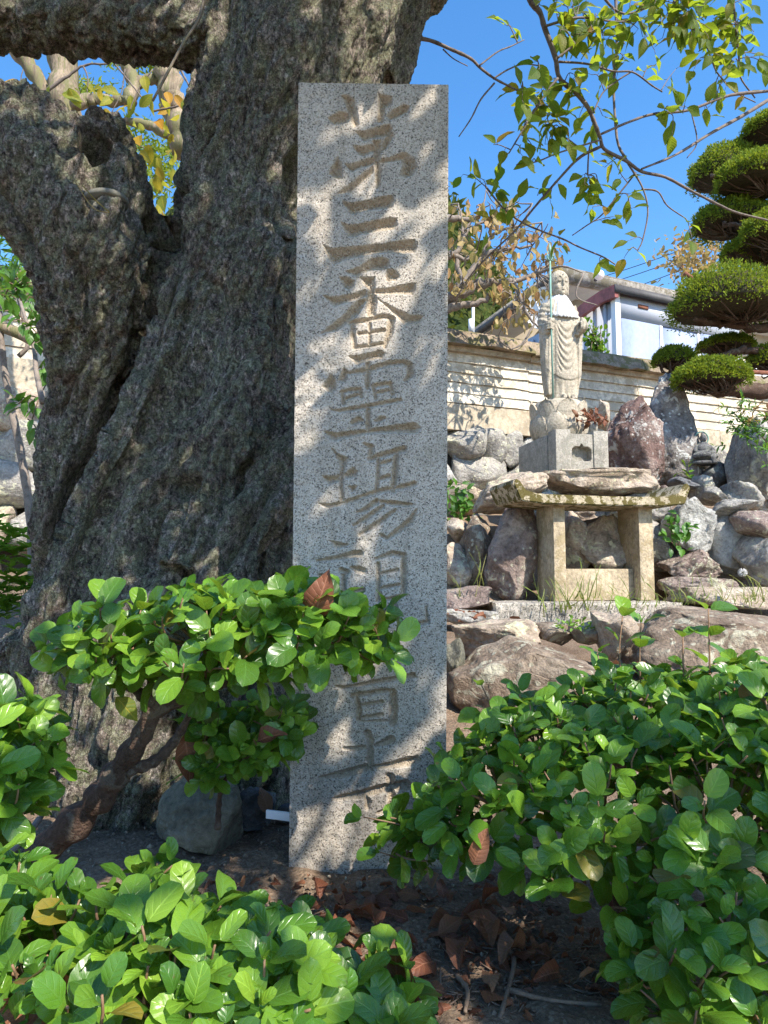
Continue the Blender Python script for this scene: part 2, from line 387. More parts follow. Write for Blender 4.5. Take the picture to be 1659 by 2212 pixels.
M['wire'] = mat_plain('black_cable', (.03, .035, .045), .6, .1, 5, .001)
M['twig'] = mat_plain('twig_bark', (.20, .14, .10), .85, .45, 60, .002)
M['twig_gray'] = mat_plain('gray_twig_bark', (.23, .19, .16), .85, .45, 50, .002)
M['shrub_bark'] = mat_mossy('shrub_bark', (.105, .066, .048), (.24, .22, .17), .25, 25, .5)
M['young_stem'] = mat_plain('young_red_stem', (.22, .13, .075), .6, .3, 60, .001)
M['pale_bark'] = mat_mossy('pale_sunlit_bark', (.30, .235, .165), (.17, .16, .08), .8, 17, .75, zs=.14)
M['branch'] = mat_plain('grey_cherry_twig', (.17, .135, .115), .8, .45, 45, .002)
M['shrub_leaf'] = mat_leaf('glossy_shrub_leaf', [(.03, .085, .012), (.07, .16, .018), (.11, .23, .022), (.16, .30, .028), (.045, .12, .015), (.22, .38, .035), (.075, .19, .018), (.04, .10, .014), (.12, .25, .024)], trans=(.42, .62, .04), tf=.32, gloss=.27, spots=.6, nveins=4.0, vb=.8)
M['young_leaf'] = mat_leaf('young_shrub_leaf', [(.12, .26, .025), (.19, .35, .035), (.25, .40, .04), (.15, .30, .03)], trans=(.5, .68, .05), tf=.42, gloss=.3, spots=.2, nveins=4.0, vb=.8)
M['old_leaf'] = mat_leaf('blemished_shrub_leaf', [(.10, .12, .02), (.26, .20, .03), (.05, .09, .02), (.20, .10, .03)], trans=(.4, .4, .05), tf=.3, gloss=.4, spots=1.0, nveins=4.0)
M['cherry_leaf'] = mat_leaf('cherry_leaf', [(.05, .09, .012), (.07, .13, .016), (.06, .12, .012), (.10, .15, .015), (.08, .13, .014), (.17, .16, .015), (.07, .12, .014), (.30, .12, .015)], trans=(.50, .62, .03), tf=.58, gloss=.5, nveins=8, spots=.7, spec=.3)
M['yellow_leaf'] = mat_leaf('yellowing_leaf', [(.09, .15, .02), (.30, .28, .025), (.16, .24, .03), (.40, .26, .02), (.50, .20, .03), (.12, .2, .03)], trans=(.6, .55, .05), tf=.5, gloss=.5, nveins=7, spec=.3)
M['wilt_leaf'] = mat_leaf('wilted_leaf', [(.35, .26, .12), (.24, .20, .06), (.42, .31, .16), (.32, .14, .07), (.2, .2, .05)], trans=(.5, .38, .1), tf=.4, gloss=.6, nveins=6, spec=.2)
M['dry_leaf'] = mat_leaf('dry_brown_leaf', [(.10, .035, .018), (.17, .06, .03), (.24, .10, .05), (.13, .045, .025), (.33, .19, .11)], trans=(.3, .12, .04), tf=.2, gloss=.5, nveins=9, spec=.3)
M['pine_leaf'] = mat_leaf('clipped_conifer_foliage', [(.09, .14, .015), (.13, .20, .02), (.18, .26, .025), (.22, .28, .03), (.12, .17, .02)], trans=(.45, .5, .03), tf=.35, gloss=.6, nveins=3, spec=.15)
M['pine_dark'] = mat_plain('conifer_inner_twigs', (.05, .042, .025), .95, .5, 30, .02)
M['hill_leaf'] = mat_leaf('hillside_foliage', [(.03, .05, .012), (.06, .09, .02), (.10, .12, .025), (.045, .07, .016), (.16, .12, .03)], trans=(.25, .3, .03), tf=.2, gloss=.7, nveins=2, spec=.1)
M['ivy'] = mat_leaf('wild_plant_leaf', [(.03, .10, .015), (.06, .17, .02), (.10, .24, .03)], tf=.35, gloss=.4, nveins=5)
M['bright_leaf'] = mat_leaf('bright_azalea_leaf', [(.10, .22, .02), (.17, .33, .03), (.07, .17, .02)], trans=(.5, .7, .05), tf=.35, gloss=.45, nveins=3)
M['grass'] = mat_leaf('grass_blade', [(.12, .19, .035), (.2, .27, .05), (.3, .28, .1)], trans=(.5, .55, .1), tf=.4, gloss=.5, nveins=1)
M['lichen_stub'] = mat_plain('cut_wood', (.16, .15, .12), .9, .3, 40, .003)

def mat_soil():
    t = NT('soil'); c = t.obj(); a = t.noise(c, 3, 6, .6); f = t.noise(c, 130, 6, .75)
    g = t.n('ShaderNodeSeparateColor', {0: t.vor(c, 190, out=1)}, 0)
    col = t.ramp(a, [(.3, (.115, .075, .05)), (.5, (.20, .14, .095)), (.7, (.29, .21, .145))])
    col = t.mix(.9, col, t.ramp(f, [(.3, .4), (.5, 1.0), (.72, 1.8)]), 'MULTIPLY')
    col = t.mix(t.ramp(g, [(.90, 0.0), (.92, .5)]), col, (.34, .28, .21))
    return t.fin(col, .95, t.bump(t.math('ADD', f, t.math('MULTIPLY', t.vor(c, 120), .6)), .9, .008), .2)
M['soil'] = mat_soil()
def mat_hill():
    t = NT('wooded_hill'); c = t.obj(); a = t.noise(c, .25, 8, .7); b = t.vor(c, .8)
    col = t.ramp(a, [(.3, (.022, .036, .013)), (.5, (.05, .07, .02)), (.62, (.09, .095, .025)), (.75, (.12, .08, .03))])
    col = t.mix(.6, col, t.ramp(b, [(.1, 1.2), (.7, .4)]), 'MULTIPLY')
    return t.fin(col, .95, t.bump(t.math('SUBTRACT', a, b), 1.0, 1.2), .05)
M['hill'] = mat_hill()

# leaf templates: x across, y along, z out of the face
def leaf_grid(shape, fold=.25, curl=.15, droop=0.0, nu=4, nv=6, wave=.02, seed=0, tear=0.0):
    r = np.random.default_rng(seed)
    us = np.linspace(-1, 1, nu+1); vv = np.linspace(0, 1, nv+1); vv = .2*vv+.8*(.5-.5*np.cos(math.pi*vv)); V = []; UV = []
    ph = r.random(4)*6.28; asy = r.normal()*.06
    for v in vv:
        w = shape(v)
        for u in us:
            ww = w*(1+asy*np.sign(u)) * (1-tear*r.random() if abs(u) > .9 else 1)
            x = u*ww; z = fold*abs(x)**1.15*1.6-curl*(v-.5)**2-droop*v*v + wave*math.sin(v*9+ph[0]+u*1.3)*abs(u)
            V.append((x+.04*math.sin(v*2.5+ph[1])*v, v, z)); UV.append((.5+u*.5, v))
    F = []; 
    for j in range(nv):
        for i in range(nu):
            a = j*(nu+1)+i; F.append((a, a+1, a+nu+2, a+nu+1))
    F = np.array(F); V = np.array(V); UV = np.array(UV); return V, F, UV[F]
def sh_shrub(v): return max(.012, .345*max(0.0, 1-abs(2*v**1.08-1)**2.3)**.5) if 0 < v < 1 else .012
def sh_cherry(v): return max(.008, .315*math.sin(math.pi*v**.85)**.9*(1-.25*v)) if 0 < v < 1 else .006
def sh_tuft(v): return .3*(1-v)+.02
def sh_blade(v): return max(.002, .016*(1-v)**.6) if v < 1 else .001
def sh_narrow(v): return max(.006, .15*math.sin(math.pi*v**.9)) if 0 < v < 1 else .005
LEAF = {'shrub': [leaf_grid(sh_shrub, .10+.07*(i % 3), .22+.12*(i % 2), .02, seed=i, wave=.03) for i in range(6)],
        'cherry': [leaf_grid(sh_cherry, .22, .12, .06*i, seed=20+i, wave=.03, tear=.25 if i > 2 else 0) for i in range(5)],
        'dry': [leaf_grid(sh_cherry, .75-.25*i, .55-.3*(i % 3), .1, seed=40+i, wave=.09) for i in range(5)],
        'small': [leaf_grid(sh_cherry, .2, .15, .1, nu=2, nv=3, seed=60+i) for i in range(3)],
        'blade': [leaf_grid(sh_blade, .2, .5+.4*i, .25, nu=1, nv=5, seed=80+i) for i in range(3)],
        'tuft': [leaf_grid(sh_narrow, .3, .3, .2, nu=2, nv=1, seed=90)]+[leaf_grid(sh_tuft, .3, .3, .2, nu=2, nv=2, seed=91+i) for i in range(2)],
        'narrow': [leaf_grid(sh_narrow, .2, .2, .1, nu=2, nv=4, seed=70+i) for i in range(3)]}
_lm = {}
def leaf_mesh(kind, i, mat):
    k = (kind, i, mat)
    if k not in _lm:
        V, F, UV = LEAF[kind][i]; me = MB().add(V, F, UV).mesh(kind+'_leaf'); me.materials.append(M[mat]); _lm[k] = me
    return _lm[k]
def leaf_mass(mb, kind, P, A, N, S):
    """many leaves joined into one mesh: positions, along, normals, sizes"""
    P, A, N, S = np.asarray(P), np.asarray(A, float), np.asarray(N, float), np.asarray(S, float)
    A = A/np.linalg.norm(A, axis=1)[:, None]; N = N-A*(N*A).sum(1)[:, None]; N = N/(np.linalg.norm(N, axis=1)[:, None]+1e-9)
    X = np.cross(A, N); k = np.arange(len(P)) % len(LEAF[kind])
    for t, (V, F, UV) in enumerate(LEAF[kind]):
        q = np.where(k == t)[0]
        if not len(q): continue
        VV = P[q][:, None]+S[q][:, None, None]*(V[None, :, 0:1]*X[q][:, None]+V[None, :, 1:2]*A[q][:, None]+V[None, :, 2:3]*N[q][:, None])
        FF = (F[None]+(np.arange(len(q))*len(V))[:, None, None]).reshape(-1, F.shape[1])
        mb.add(VV.reshape(-1, 3), FF, np.broadcast_to(UV[None], (len(q),)+UV.shape).reshape(-1, 2))
    return mb
def remesh(mb, voxel, smooth=2):
    me = mb.mesh('tmp'); ob = bpy.data.objects.new('tmp', me); COL.objects.link(ob)
    m = ob.modifiers.new('r', 'REMESH'); m.mode = 'VOXEL'; m.voxel_size = voxel
    if smooth:
        s = ob.modifiers.new('s', 'SMOOTH'); s.iterations = smooth; s.factor = .5
    dg = bpy.context.evaluated_depsgraph_get(); em = bpy.data.meshes.new_from_object(ob.evaluated_get(dg))
    n = len(em.vertices); V = np.empty(n*3, np.float32); em.vertices.foreach_get('co', V)
    N = np.empty(n*3, np.float32); em.vertex_normals.foreach_get('vector', N)
    F = [tuple(p.vertices) for p in em.polygons]
    bpy.data.objects.remove(ob); bpy.data.meshes.remove(me); bpy.data.meshes.remove(em)
    return V.reshape(-1, 3).astype(float), N.reshape(-1, 3).astype(float), F

# ---------------------------------------------------------------- ground and hill
_R = np.array([(-40, 0), (1.62, 0), (2.5, .03), (3.0, .12), (4.4, .22), (4.75, .32), (5.0, .45), (5.4, .85), (5.9, 1.05), (7.2, 1.1), (9, 1.5), (14, 1.7), (60, 2.0), (400, 2.0)])
_L = np.array([(-40, 0), (1.62, 0), (2.2, .12), (3.0, .40), (4.5, .50), (7, .6), (8.5, 1.5), (14, 1.7), (60, 2.0), (400, 2.0)])
def gz(x, y):
    x = np.asarray(x, float); y = np.asarray(y, float)
    b = smooth01(-.5, .35, x)
    return np.interp(y, _L[:, 0], _L[:, 1])*(1-b)+np.interp(y, _R[:, 0], _R[:, 1])*b
xs = np.concatenate([np.linspace(-150, -6, 14), np.linspace(-5.5, -1.3, 30), np.arange(-1.2, 1.5, .012), np.linspace(1.55, 8, 60), np.linspace(9, 150, 14)])
ys = np.concatenate([np.linspace(-60, -1, 14), np.linspace(-.8, .6, 20), np.arange(.65, 2.6, .012), np.linspace(2.65, 9, 80), np.linspace(10, 300, 30)])
XX, YY = np.meshgrid(xs, ys); P = np.stack([XX.ravel(), YY.ravel(), np.zeros(XX.size)], 1)
near = np.exp(-((P[:, 0]/2.5)**2+((P[:, 1]-1.6)/2.5)**2))
P[:, 2] = gz(P[:, 0], P[:, 1])+near*(.022*fbm(P*4.0, 3)+.006*fbm(P*30, 3)+.003*fbm(P*90, 2))
nx = len(xs); ii = np.arange(len(ys)-1)[:, None]*nx+np.arange(nx-1)[None]
F = np.stack([ii, ii+1, ii+nx+1, ii+nx], -1).reshape(-1, 4)
solo('ground', MB().add(P, F), M['soil'], kind='structure', origin=np.zeros(3))

# wooded hill far behind the wall
u = np.linspace(0, 1, 120); v = np.linspace(0, 1, 60); UU, VV = np.meshgrid(u, v)
hx = -60+UU*190; hy = 75+VV*75
hh = (78*np.exp(-((hx+12)/38)**2)+9*np.exp(-((hx-70)/50)**2)+3)*np.sin(np.pi*np.clip(VV*.98+.01, 0, 1))**.8
P = np.stack([hx.ravel(), hy.ravel(), hh.ravel()], 1); P[:, 2] += np.abs(fbm(P*.35, 4))*2.2*np.sin(np.pi*VV.ravel())
nx = 120; ii = np.arange(59)[:, None]*nx+np.arange(nx-1)[None]
solo('hill', MB().add(P, np.stack([ii, ii+1, ii+nx+1, ii+nx], -1).reshape(-1, 4)), M['hill'], kind='structure', origin=np.zeros(3))
hq = P.reshape(60, 120, 3)[4:34, 20:75].reshape(-1, 3); hq = hq[RNG.integers(len(hq), size=9000)]+RNG.normal(size=(9000, 3))*[1.0, 1.0, .5]
solo('hillside_trees', leaf_mass(MB(), 'tuft', hq, RNG.normal(size=(9000, 3))*.7+[0, -.4, .9], RNG.normal(size=(9000, 3))+[0, -1, .5], RNG.uniform(.9, 2.2, 9000)), M['hill_leaf'], kind='stuff', origin=np.zeros(3))

# ---------------------------------------------------------------- boundary wall on its rubble base
def wz(px): return 7.5/(1-2.87e-4*(px-970))          # distance of the wall along its line
WA, WB = W(970, 1106, wz(970)), W(1659, 1106, wz(1659))
WD = (WB-WA); WD[2] = 0; WD = WD/np.linalg.norm(WD); WN = np.array([WD[1], -WD[0], 0])   # WN looks at the camera
if WN[1] > 0: WN = -WN
def wp(s, z, o=0.0): return WA*[1, 1, 0]+WD*s+WN*o+np.array([0, 0, z])
def spx(px):
    r = ray(px, 1106); n = WN; t = np.dot(WA-np.array([0, 0, CAMZ]), n)/np.dot(r, n); p = np.array([0, 0, CAMZ])+r*t
    return np.dot((p-WA)[:2], WD[:2])
def zat(px, py):
    r = ray(px, py); t = np.dot((WA-np.array([0, 0, CAMZ]))[:2], WN[:2])/np.dot(r[:2], WN[:2]); return CAMZ+r[2]*t
zcap, zb0, zlow, zbot = zat(975, 724), zat(975, 757), zat(975, 866), zat(975, 924)
wall = thing('boundary_wall', 'long white plastered wall with ribbed courses and mossy coping, on rubble stones behind the statue', 'wall', wp(0, zbot))
def wseg(name, s0, s1, z0, z1, o0, o1t, o1b, mat, jit=0.0, n=14):
    """a course of the wall: front face slopes from o1t at the top to o1b at the bottom"""
    mb = MB(); ss = np.linspace(s0, s1, n); V = []
    for s in ss:
        a = jit*RNG.normal()*.5; b = jit*RNG.normal()*.5
        V += [wp(s, z0+b, o0), wp(s, z0+b, o1b+a*.5), wp(s, z1, o1t+a*.3), wp(s, z1, o0)]
    F = []
    for i in range(n-1):
        for k in range(4): a, b = i*4+k, i*4+(k+1) % 4; F.append((a, b, b+4, a+4))
    F += [(0, 3, 2, 1), tuple((n-1)*4+k for k in range(4))]
    mb.add(np.array(V), F); return part(name, mb, mat, wall, smooth='auto')
S0, S1 = spx(-260), spx(2000)
joints = [S0, spx(-60), spx(330), spx(720), spx(1146), spx(1385), spx(1560), S1]
hb = (zb0-zlow)/5.0
for a, b in zip(joints[:-1], joints[1:]):
    dz = float(RNG.normal()*.008); left = (a+b)/2 < spx(600)
    wseg('coping', a+.004, b-.004, zb0+.02+dz, zcap+dz, -.30, .10, .17, M['coping'], .014)
    wseg('coping_roll', a+.004, b-.004, zcap-.035+dz, zcap+.055+dz, -.22, .0, .07, M['coping'], .01)
    wseg('cornice', a+.002, b-.002, zb0-.035+dz, zb0+.02+dz, -.25, .075, .06, M['plaster_low'])
    for k in range(5):
        z1 = zb0-.035-k*hb+dz; wseg('plaster_course', a+.003, b-.003, z1-hb+.003, z1, -.22, .003, .028-.003*k, M['plaster'], .005)
    wseg('render_base', a+.003, b-.003, zbot-.02, zlow-.03, -.22, .02, .025, M['plaster_low'], .004)
wseg('wall_core', S0, S1, zbot-1.6, zb0+.01, -.24, -.12, -.12, M['mortar'], n=3)

# ---------------------------------------------------------------- rocks
def rock_verts(seed, facets=9, rough=.07, sub=4, taper=0.0, boxy=0.0, strata=0.0):
    r = np.random.default_rng(seed); V, F = ico(sub)
    if boxy: V = np.sign(V)*np.abs(V)**(1-boxy*.55)
    for k in range(facets):
        n = unit(r.normal(size=3)); c = r.uniform(.48, .84); d = V@n
        V = V-np.where(d > c, (d-c)*.94, 0)[:, None]*n
    N = V/np.linalg.norm(V, axis=1)[:, None]
    o = seed*7.7
    V = V+N*(rough*1.4*fbm(V*1.5+o, 3)+rough*.55*fbm(V*5+o, 3))[:, None]
    f1, f2 = worley(V*2.6+o); V = V-N*(rough*.35*np.exp(-((f2-f1)/.07)**2))[:, None]
    if strata: V = V+N*(strata*pnoise(np.stack([V[:, 0]*1.2, V[:, 1]*1.2, V[:, 2]*11], 1)+o))[:, None]
    if taper: V[:, :2] *= (1-taper*smooth01(-1, 1, V[:, 2]))[:, None]
    lo, hi = V.min(0), V.max(0); V = (V-(lo+hi)/2)/((hi-lo)/2)
    return V, F
def rock_at(box, d, thick, seed, lean=0.0, dip=0.0, **kw):
    x0, y0, x1, y1 = box; c = W((x0+x1)/2, (y0+y1)/2, d)
    hw = (x1-x0)/2/FOC*d*1.03; hh = (y1-y0)/2/FOC*d*1.02
    V, F = rock_verts(seed, **kw); V = V*[hw, thick/2, hh]
    V[:, 0] += lean*V[:, 2]; V[:, 2] += dip*V[:, 0]
    return MB().add(V+c, F)

# rubble stones of the wall's base: each a piece of the wall
zt = zbot
s = S0; row_h = [.34, .36, .40, .42]
for side, (pa, pb) in {'l': (-240, 896), 'r': (900, 1560)}.items():
    top = zbot if side == 'r' else zbot
    zz = top
    for ri in range(4):
        h = row_h[ri]*(.95+.1*RNG.random()); s = spx(pa)-RNG.random()*.2
        while s < spx(pb):
            w = RNG.uniform(.24, .62); hh = h*RNG.uniform(.92, 1.15)
            V, F = rock_verts(int(RNG.integers(1e6)), facets=8, rough=.07, sub=3, boxy=.8)
            V = V*[w*.57, .17, hh*.59]; V = V[:, 0:1]*WD+V[:, 1:2]*WN+V[:, 2:3]*np.array([0, 0, 1])
            V = V+wp(s+w/2, zz-h/2+RNG.normal()*.015, -.03+RNG.normal()*.025)
            part('stone', MB().add(V, F), [M['rock_gray'], M['rock_tan'], M['rock_white'], M['rock_gray']][int(RNG.integers(4))], wall)
            s += w*.985
        zz -= h*.97

ROCKS = [  # box in the photograph, distance, thickness, material, label, extra
 ((1306, 850, 1428, 1060), 6.15, .5, 'rock_red', 'rounded purple-brown standing rock just right of the lotus pedestal', dict(taper=.0, lean=.03, boxy=.9, facets=4, rough=.12, seed=511)),
 ((1374, 806, 1504, 1075), 6.45, .55, 'rock_lichen', 'tallest grey pointed rock with dark lichened peak below the clipped conifer', dict(taper=.42, facets=7, lean=-.03, boxy=.5, rough=.10)),
 ((1577, 905, 1720, 1110), 6.0, .6, 'rock_gray', 'large grey rock at the right edge, right of the seated figure', dict(boxy=.5)),
 ((1475, 1003, 1585, 1075), 6.35, .5, 'rock_dark', 'dark grey rock that the small seated figure sits on', dict(boxy=.6)),
 ((1155, 1021, 1400, 1078), 5.5, .8, 'rock_tan', 'broad flat lichened slab carrying the statue plinth', dict(boxy=1.1, facets=3, rough=.10)),
 ((1022, 1024, 1180, 1105), 5.25, .6, 'rock_tan', 'sloping tan rock left of the slab under the plinth', dict(dip=.25)),
 ((1046, 1082, 1172, 1309), 4.95, .5, 'rock_purple', 'big purple boulder left of the stone altar table', dict(lean=.10, taper=.2)),
 ((985, 1110, 1062, 1280), 5.15, .5, 'rock_brown', 'brown rock half shaded behind the big purple boulder', dict(lean=.15)),
 ((962, 1120, 1030, 1182), 5.3, .4, 'rock_tan', 'small yellow-lichened rock beside the inscribed pillar', {}),
 ((948, 1172, 1014, 1272), 5.05, .4, 'rock_tan', 'pinkish tan rock low beside the inscribed pillar', {}),
 ((950, 1266, 1055, 1325), 4.75, .5, 'rock_purple', 'low pinkish rock left of the granite kerb', dict(boxy=.5)),
 ((1246, 1112, 1372, 1246), 5.02, .4, 'rock_tan', 'shield-shaped lichened rock seen between the altar legs', dict(taper=.4, facets=7)),
 ((1205, 1100, 1264, 1244), 5.12, .4, 'rock_tan', 'narrow tan rock behind the left leg of the altar', {}),
 ((1432, 1080, 1534, 1196), 5.1, .5, 'rock_white', 'pale crumbly rock right of the altar top', dict(boxy=.5, rough=.11)),
 ((1526, 1080, 1620, 1126), 5.15, .5, 'rock_gray', 'flat brown-edged rock lying on a pale slab', dict(boxy=.6)),
 ((1583, 1104, 1680, 1168), 4.95, .5, 'rock_purple', 'purple rock with a yellow-lichened lower edge at far right', dict(dip=-.1)),
 ((1518, 1115, 1622, 1262), 5.15, .35, 'rock_white', 'smooth pale slab standing between the rocks', dict(boxy=.8, facets=5)),
 ((1428, 1184, 1568, 1256), 4.95, .5, 'rock_purple', 'wide lilac-grey rock right of the altar legs', dict(boxy=.5)),
 ((1600, 1158, 1690, 1276), 4.85, .5, 'rock_gray', 'grey speckled rock at the right edge above the grass', {}),
 ((1430, 1246, 1578, 1290), 4.75, .4, 'rock_purple', 'long low pinkish rock at the foot of the rockery', dict(boxy=.6)),
 ((1462, 1268, 1720, 1312), 4.5, .5, 'rock_tan', 'long flat tan stone in the grass right of the granite kerb', dict(boxy=.7)),
 ((1488, 1026, 1546, 1084), 5.8, .3, 'rock_gray', 'mottled small rock in front of the seated figure', dict(boxy=.4)),
 ((1440, 1032, 1500, 1060), 5.75, .3, 'rock_dark', 'dark flat stone below the pointed rock', dict(boxy=.4)),
 ((1512, 1052, 1564, 1092), 5.5, .3, 'rock_gray', 'small round grey stone above the flat brown-edged rock', {}),
 ((1560, 1045, 1640, 1102), 5.7, .4, 'rock_gray', 'tilted grey rock under the large right-edge rock', dict(dip=-.2)),
 ((1345, 1012, 1416, 1062), 5.85, .3, 'rock_purple', 'small red-brown rock at the foot of the standing rocks', {}),
 ((1395, 1050, 1450, 1110), 5.4, .4, 'rock_purple', 'brown rock tucked behind the right end of the altar top', {}),
 ((1170, 1065, 1300, 1130), 5.45, .4, 'rock_tan', 'tan rock under the flat slab behind the altar', dict(boxy=.4)),
 ((1300, 1065, 1440, 1140), 5.4, .4, 'rock_gray', 'grey rock under the flat slab behind the altar', dict(boxy=.4)),
 ((1360, 1120, 1445, 1250), 5.2, .4, 'rock_gray', 'grey rock behind the right leg of the altar', {}),
 ((940, 1040, 1040, 1125), 5.9, .4, 'rock_tan', 'tan rock by the ivy beside the pillar', {}),
 ((978, 1338, 1158, 1418), 3.25, .4, 'rock_tan', 'flat tan stone with pale lichen spots in front of the granite kerb', dict(boxy=.6)),
 ((1150, 1346, 1242, 1394), 3.25, .3, 'rock_brown', 'small smooth brown stone next to the flat tan stone', dict(boxy=.3)),
 ((1234, 1338, 1292, 1392), 3.2, .3, 'rock_tan', 'small jagged stone with weeds growing on it', {}),
 ((1284, 1322, 1368, 1424), 3.05, .35, 'rock_tan', 'upright jagged tan stone in the front row', dict(boxy=.4, rough=.1)),
 ((1362, 1317, 1740, 1470), 2.95, .6, 'rock_brown', 'biggest flat-topped boulder at right, dappled with shade', dict(boxy=.7, facets=6)),
 ((972, 1386, 1312, 1580), 2.62, .5, 'rock_brown', 'large brown boulder just right of the inscribed pillar', dict(boxy=.45, facets=7)),
 ((955, 1378, 1004, 1466), 2.85, .3, 'rock_olive', 'rounded olive stone peeping out beside the pillar', {}),
 ((940, 1314, 1074, 1356), 4.2, .35, 'rock_gray', 'thin grey flagstone left of the granite kerb', dict(boxy=.85)),
 ((340, 1672, 522, 1852), 1.47, .16, 'rock_olive', 'round olive boulder under the small shrub left of the pillar', dict(facets=5, rough=.05)),
 ((506, 1694, 594, 1788), 1.56, .10, 'rock_dark', 'blue-grey cobble beside the round olive boulder', dict(facets=6, rough=.06, boxy=.2)),
 ((598, 1736, 650, 1776), 1.6, .05, 'rock_dark', 'little blue-grey pebble behind the white plastic strip', dict(facets=3, rough=.03)),
 ((380, 1590, 500, 1700), 1.62, .12, 'rock_tan', 'pale sunlit stone behind the shrub trunk', {}),
]
for i, (bx, d, th, m, lab, kw) in enumerate(ROCKS):
    kw = dict(kw); sd = kw.pop('seed', 100+i*13); big = (bx[2]-bx[0]) > 110 or d < 2
    solo('rock', rock_at(bx, d, th, sd, sub=5 if big else 4, **kw), M[m], lab, 'rock')

# ---------------------------------------------------------------- house, shed behind the wall
def pt(px, d):
    p = W(px, 1106, d); return p[0], p[1]
def zz(py, px, d): return W(px, py, d)[2]
H0 = np.array(pt(1218, 11.0)); zroof = zz(576, 1218, 11.0); zf = zroof-.20
dr = unit(np.array(pt(1472, 12.0))-H0); dl = unit(np.array(pt(1025, 14.0))-H0)
house = thing('house', 'cream house with flat concrete eaves standing behind the white wall', 'house', (H0[0]+2, H0[1]+3, 1.6))
LR, LL = 7.5, 6.0
def q4(o, a, b): return [o, o+dr*a, o+dr*a+dl*b, o+dl*b]
part('roof_slab', MB().prism(q4(H0, LR, LL), zf, zroof), M['house_eave'], house, smooth=False)
part('roof_lip', MB().prism(q4(H0+(dr+dl)*.06, LR-.12, LL-.12), zroof, zroof+.06), M['house_eave'], house, smooth=False)
inn = H0+dr*.75+dl*.55
part('wall', MB().prism(q4(inn, LR-1.3, LL-1.0), 1.2, zf), M['house_wall'], house, smooth=False)
part('soffit', MB().prism(q4(H0+(dr+dl)*.1, LR-.2, LL-.2), zf-.03, zf-.002), M['house_wall'], house, smooth=False)
for k in range(4):
    zc = zf-.55-k*.55
    part('wall_band', MB().prism(q4(inn-(dr+dl)*.03, LR-1.24, LL-.94), zc, zc+.06), M['house_wall'], house, smooth=False)
g0, g1 = H0-dr*.10+dl*.02, H0-dr*.10+dl*(LL-.1)
part('gutter', MB().tube([(*g0, zf+.0), (*g1, zf-.02)], .075, 10), M['gutter'], house)
def house_window(o, ax, a0, a1, z0, z1, nrm):
    A = o+ax*a0+nrm*.03; B = o+ax*a1+nrm*.03; w = MB()
    for p0, p1 in (((*A, z0), (*B, z0)), ((*A, z1), (*B, z1)), ((*A, z0), (*A, z1)), ((*B, z0), (*B, z1)), ((*((A+B)/2), z0), (*((A+B)/2), z1))):
        w.tube([p0, p1], .035, 4)
    wo = part('window', w, M['white_paint'], house, smooth=False)
    part('pane', MB().hull8([(*A, z0), (*B, z0), (*B, z1), (*A, z1)], [(*(A-nrm*.015), z0), (*(B-nrm*.015), z0), (*(B-nrm*.015), z1), (*(A-nrm*.015), z1)]), M['gutter'], wo, smooth=False)
    return wo
house_window(inn, dl, 1.6, 3.4, zf-1.75, zf-.75, -dr)
house_window(inn, dr, 3.2, 5.0, zf-1.75, zf-.75, -dl)
# vent canopy and down pipe at the corner
pc = inn+dr*.25-dl*.05
part('downpipe', MB().tube([(*(inn+dr*.55-dl*.45), zf-.05), (*(inn+dr*.45-dl*.4), zf-.18), (*(pc), zf-.45), (*pc, 1.5)], .035, 8), M['white_paint'], house)
part('canopy', MB().prism([tuple(inn+dr*.2-dl*.0), tuple(inn+dr*1.1), tuple(inn+dr*1.1-dl*.5), tuple(inn+dr*.2-dl*.5)], zf-1.12, zf-1.05), M['white_paint'], house, smooth=False)
lamp = W(1294, 594, 10.9)
sl_ = thing('security_lamp', 'small round glass lamp fixed to the concrete eave of the house', 'lamp', lamp)
part('globe', MB().ell(lamp, (.085, .085, .085), 3), M['glass'], sl_)
part('bracket', MB().tube([lamp+[0, .02, .02], lamp+[0, .2, .0]], .03, 8), M['gutter'], sl_)

# metal shed
G0 = np.array(pt(1343, 9.9)); zs = zz(625, 1343, 9.9)
er = unit(np.array(pt(1600, 10.9))-G0); el = unit(np.array([-er[1], er[0]])); 
shed = thing('metal_shed', 'blue-white metal storage shed with faded red roof edge behind the wall', 'shed', (G0[0]+1, G0[1]+1, 1.5))
def sq(o, a, b): return [o, o+er*a, o+er*a+el*b, o+el*b]
part('shed_body', MB().prism(sq(G0+(er+el)*.03, 2.6, 2.2), 1.4, zs-.05), M['shed_wall'], shed, smooth=False)
part('corner_post', MB().box((*(G0+(er+el)*.03), (zs+1.4)/2), (.10, .10, zs-1.4), math.atan2(er[1], er[0]), .01), M['white_paint'], shed, smooth='auto')
part('lintel', MB().prism([tuple(G0+er*.09-el*.02), tuple(G0+er*2.6-el*.02), tuple(G0+er*2.6+el*.04), tuple(G0+er*.09+el*.04)], zs-.42, zs-.06), M['shed_wall'], shed, smooth=False)
for k in range(3):
    a, b = .10+k*.82, .10+k*.82+.80; off = -.012 if k % 2 == 0 else .008
    dmb = MB().prism([tuple(G0+er*a+el*off), tuple(G0+er*b+el*off), tuple(G0+er*b+el*(off+.03)), tuple(G0+er*a+el*(off+.03))], 1.42, zs-.43)
    dd = part('door_panel', dmb, M['shed_front'], shed, smooth=False)
    part('door_stile', MB().prism([tuple(G0+er*(b-.05)+el*(off-.016)), tuple(G0+er*b+el*(off-.016)), tuple(G0+er*b+el*(off-.002)), tuple(G0+er*(b-.05)+el*(off-.002))], 1.42, zs-.44), M['white_paint'], dd, smooth=False)
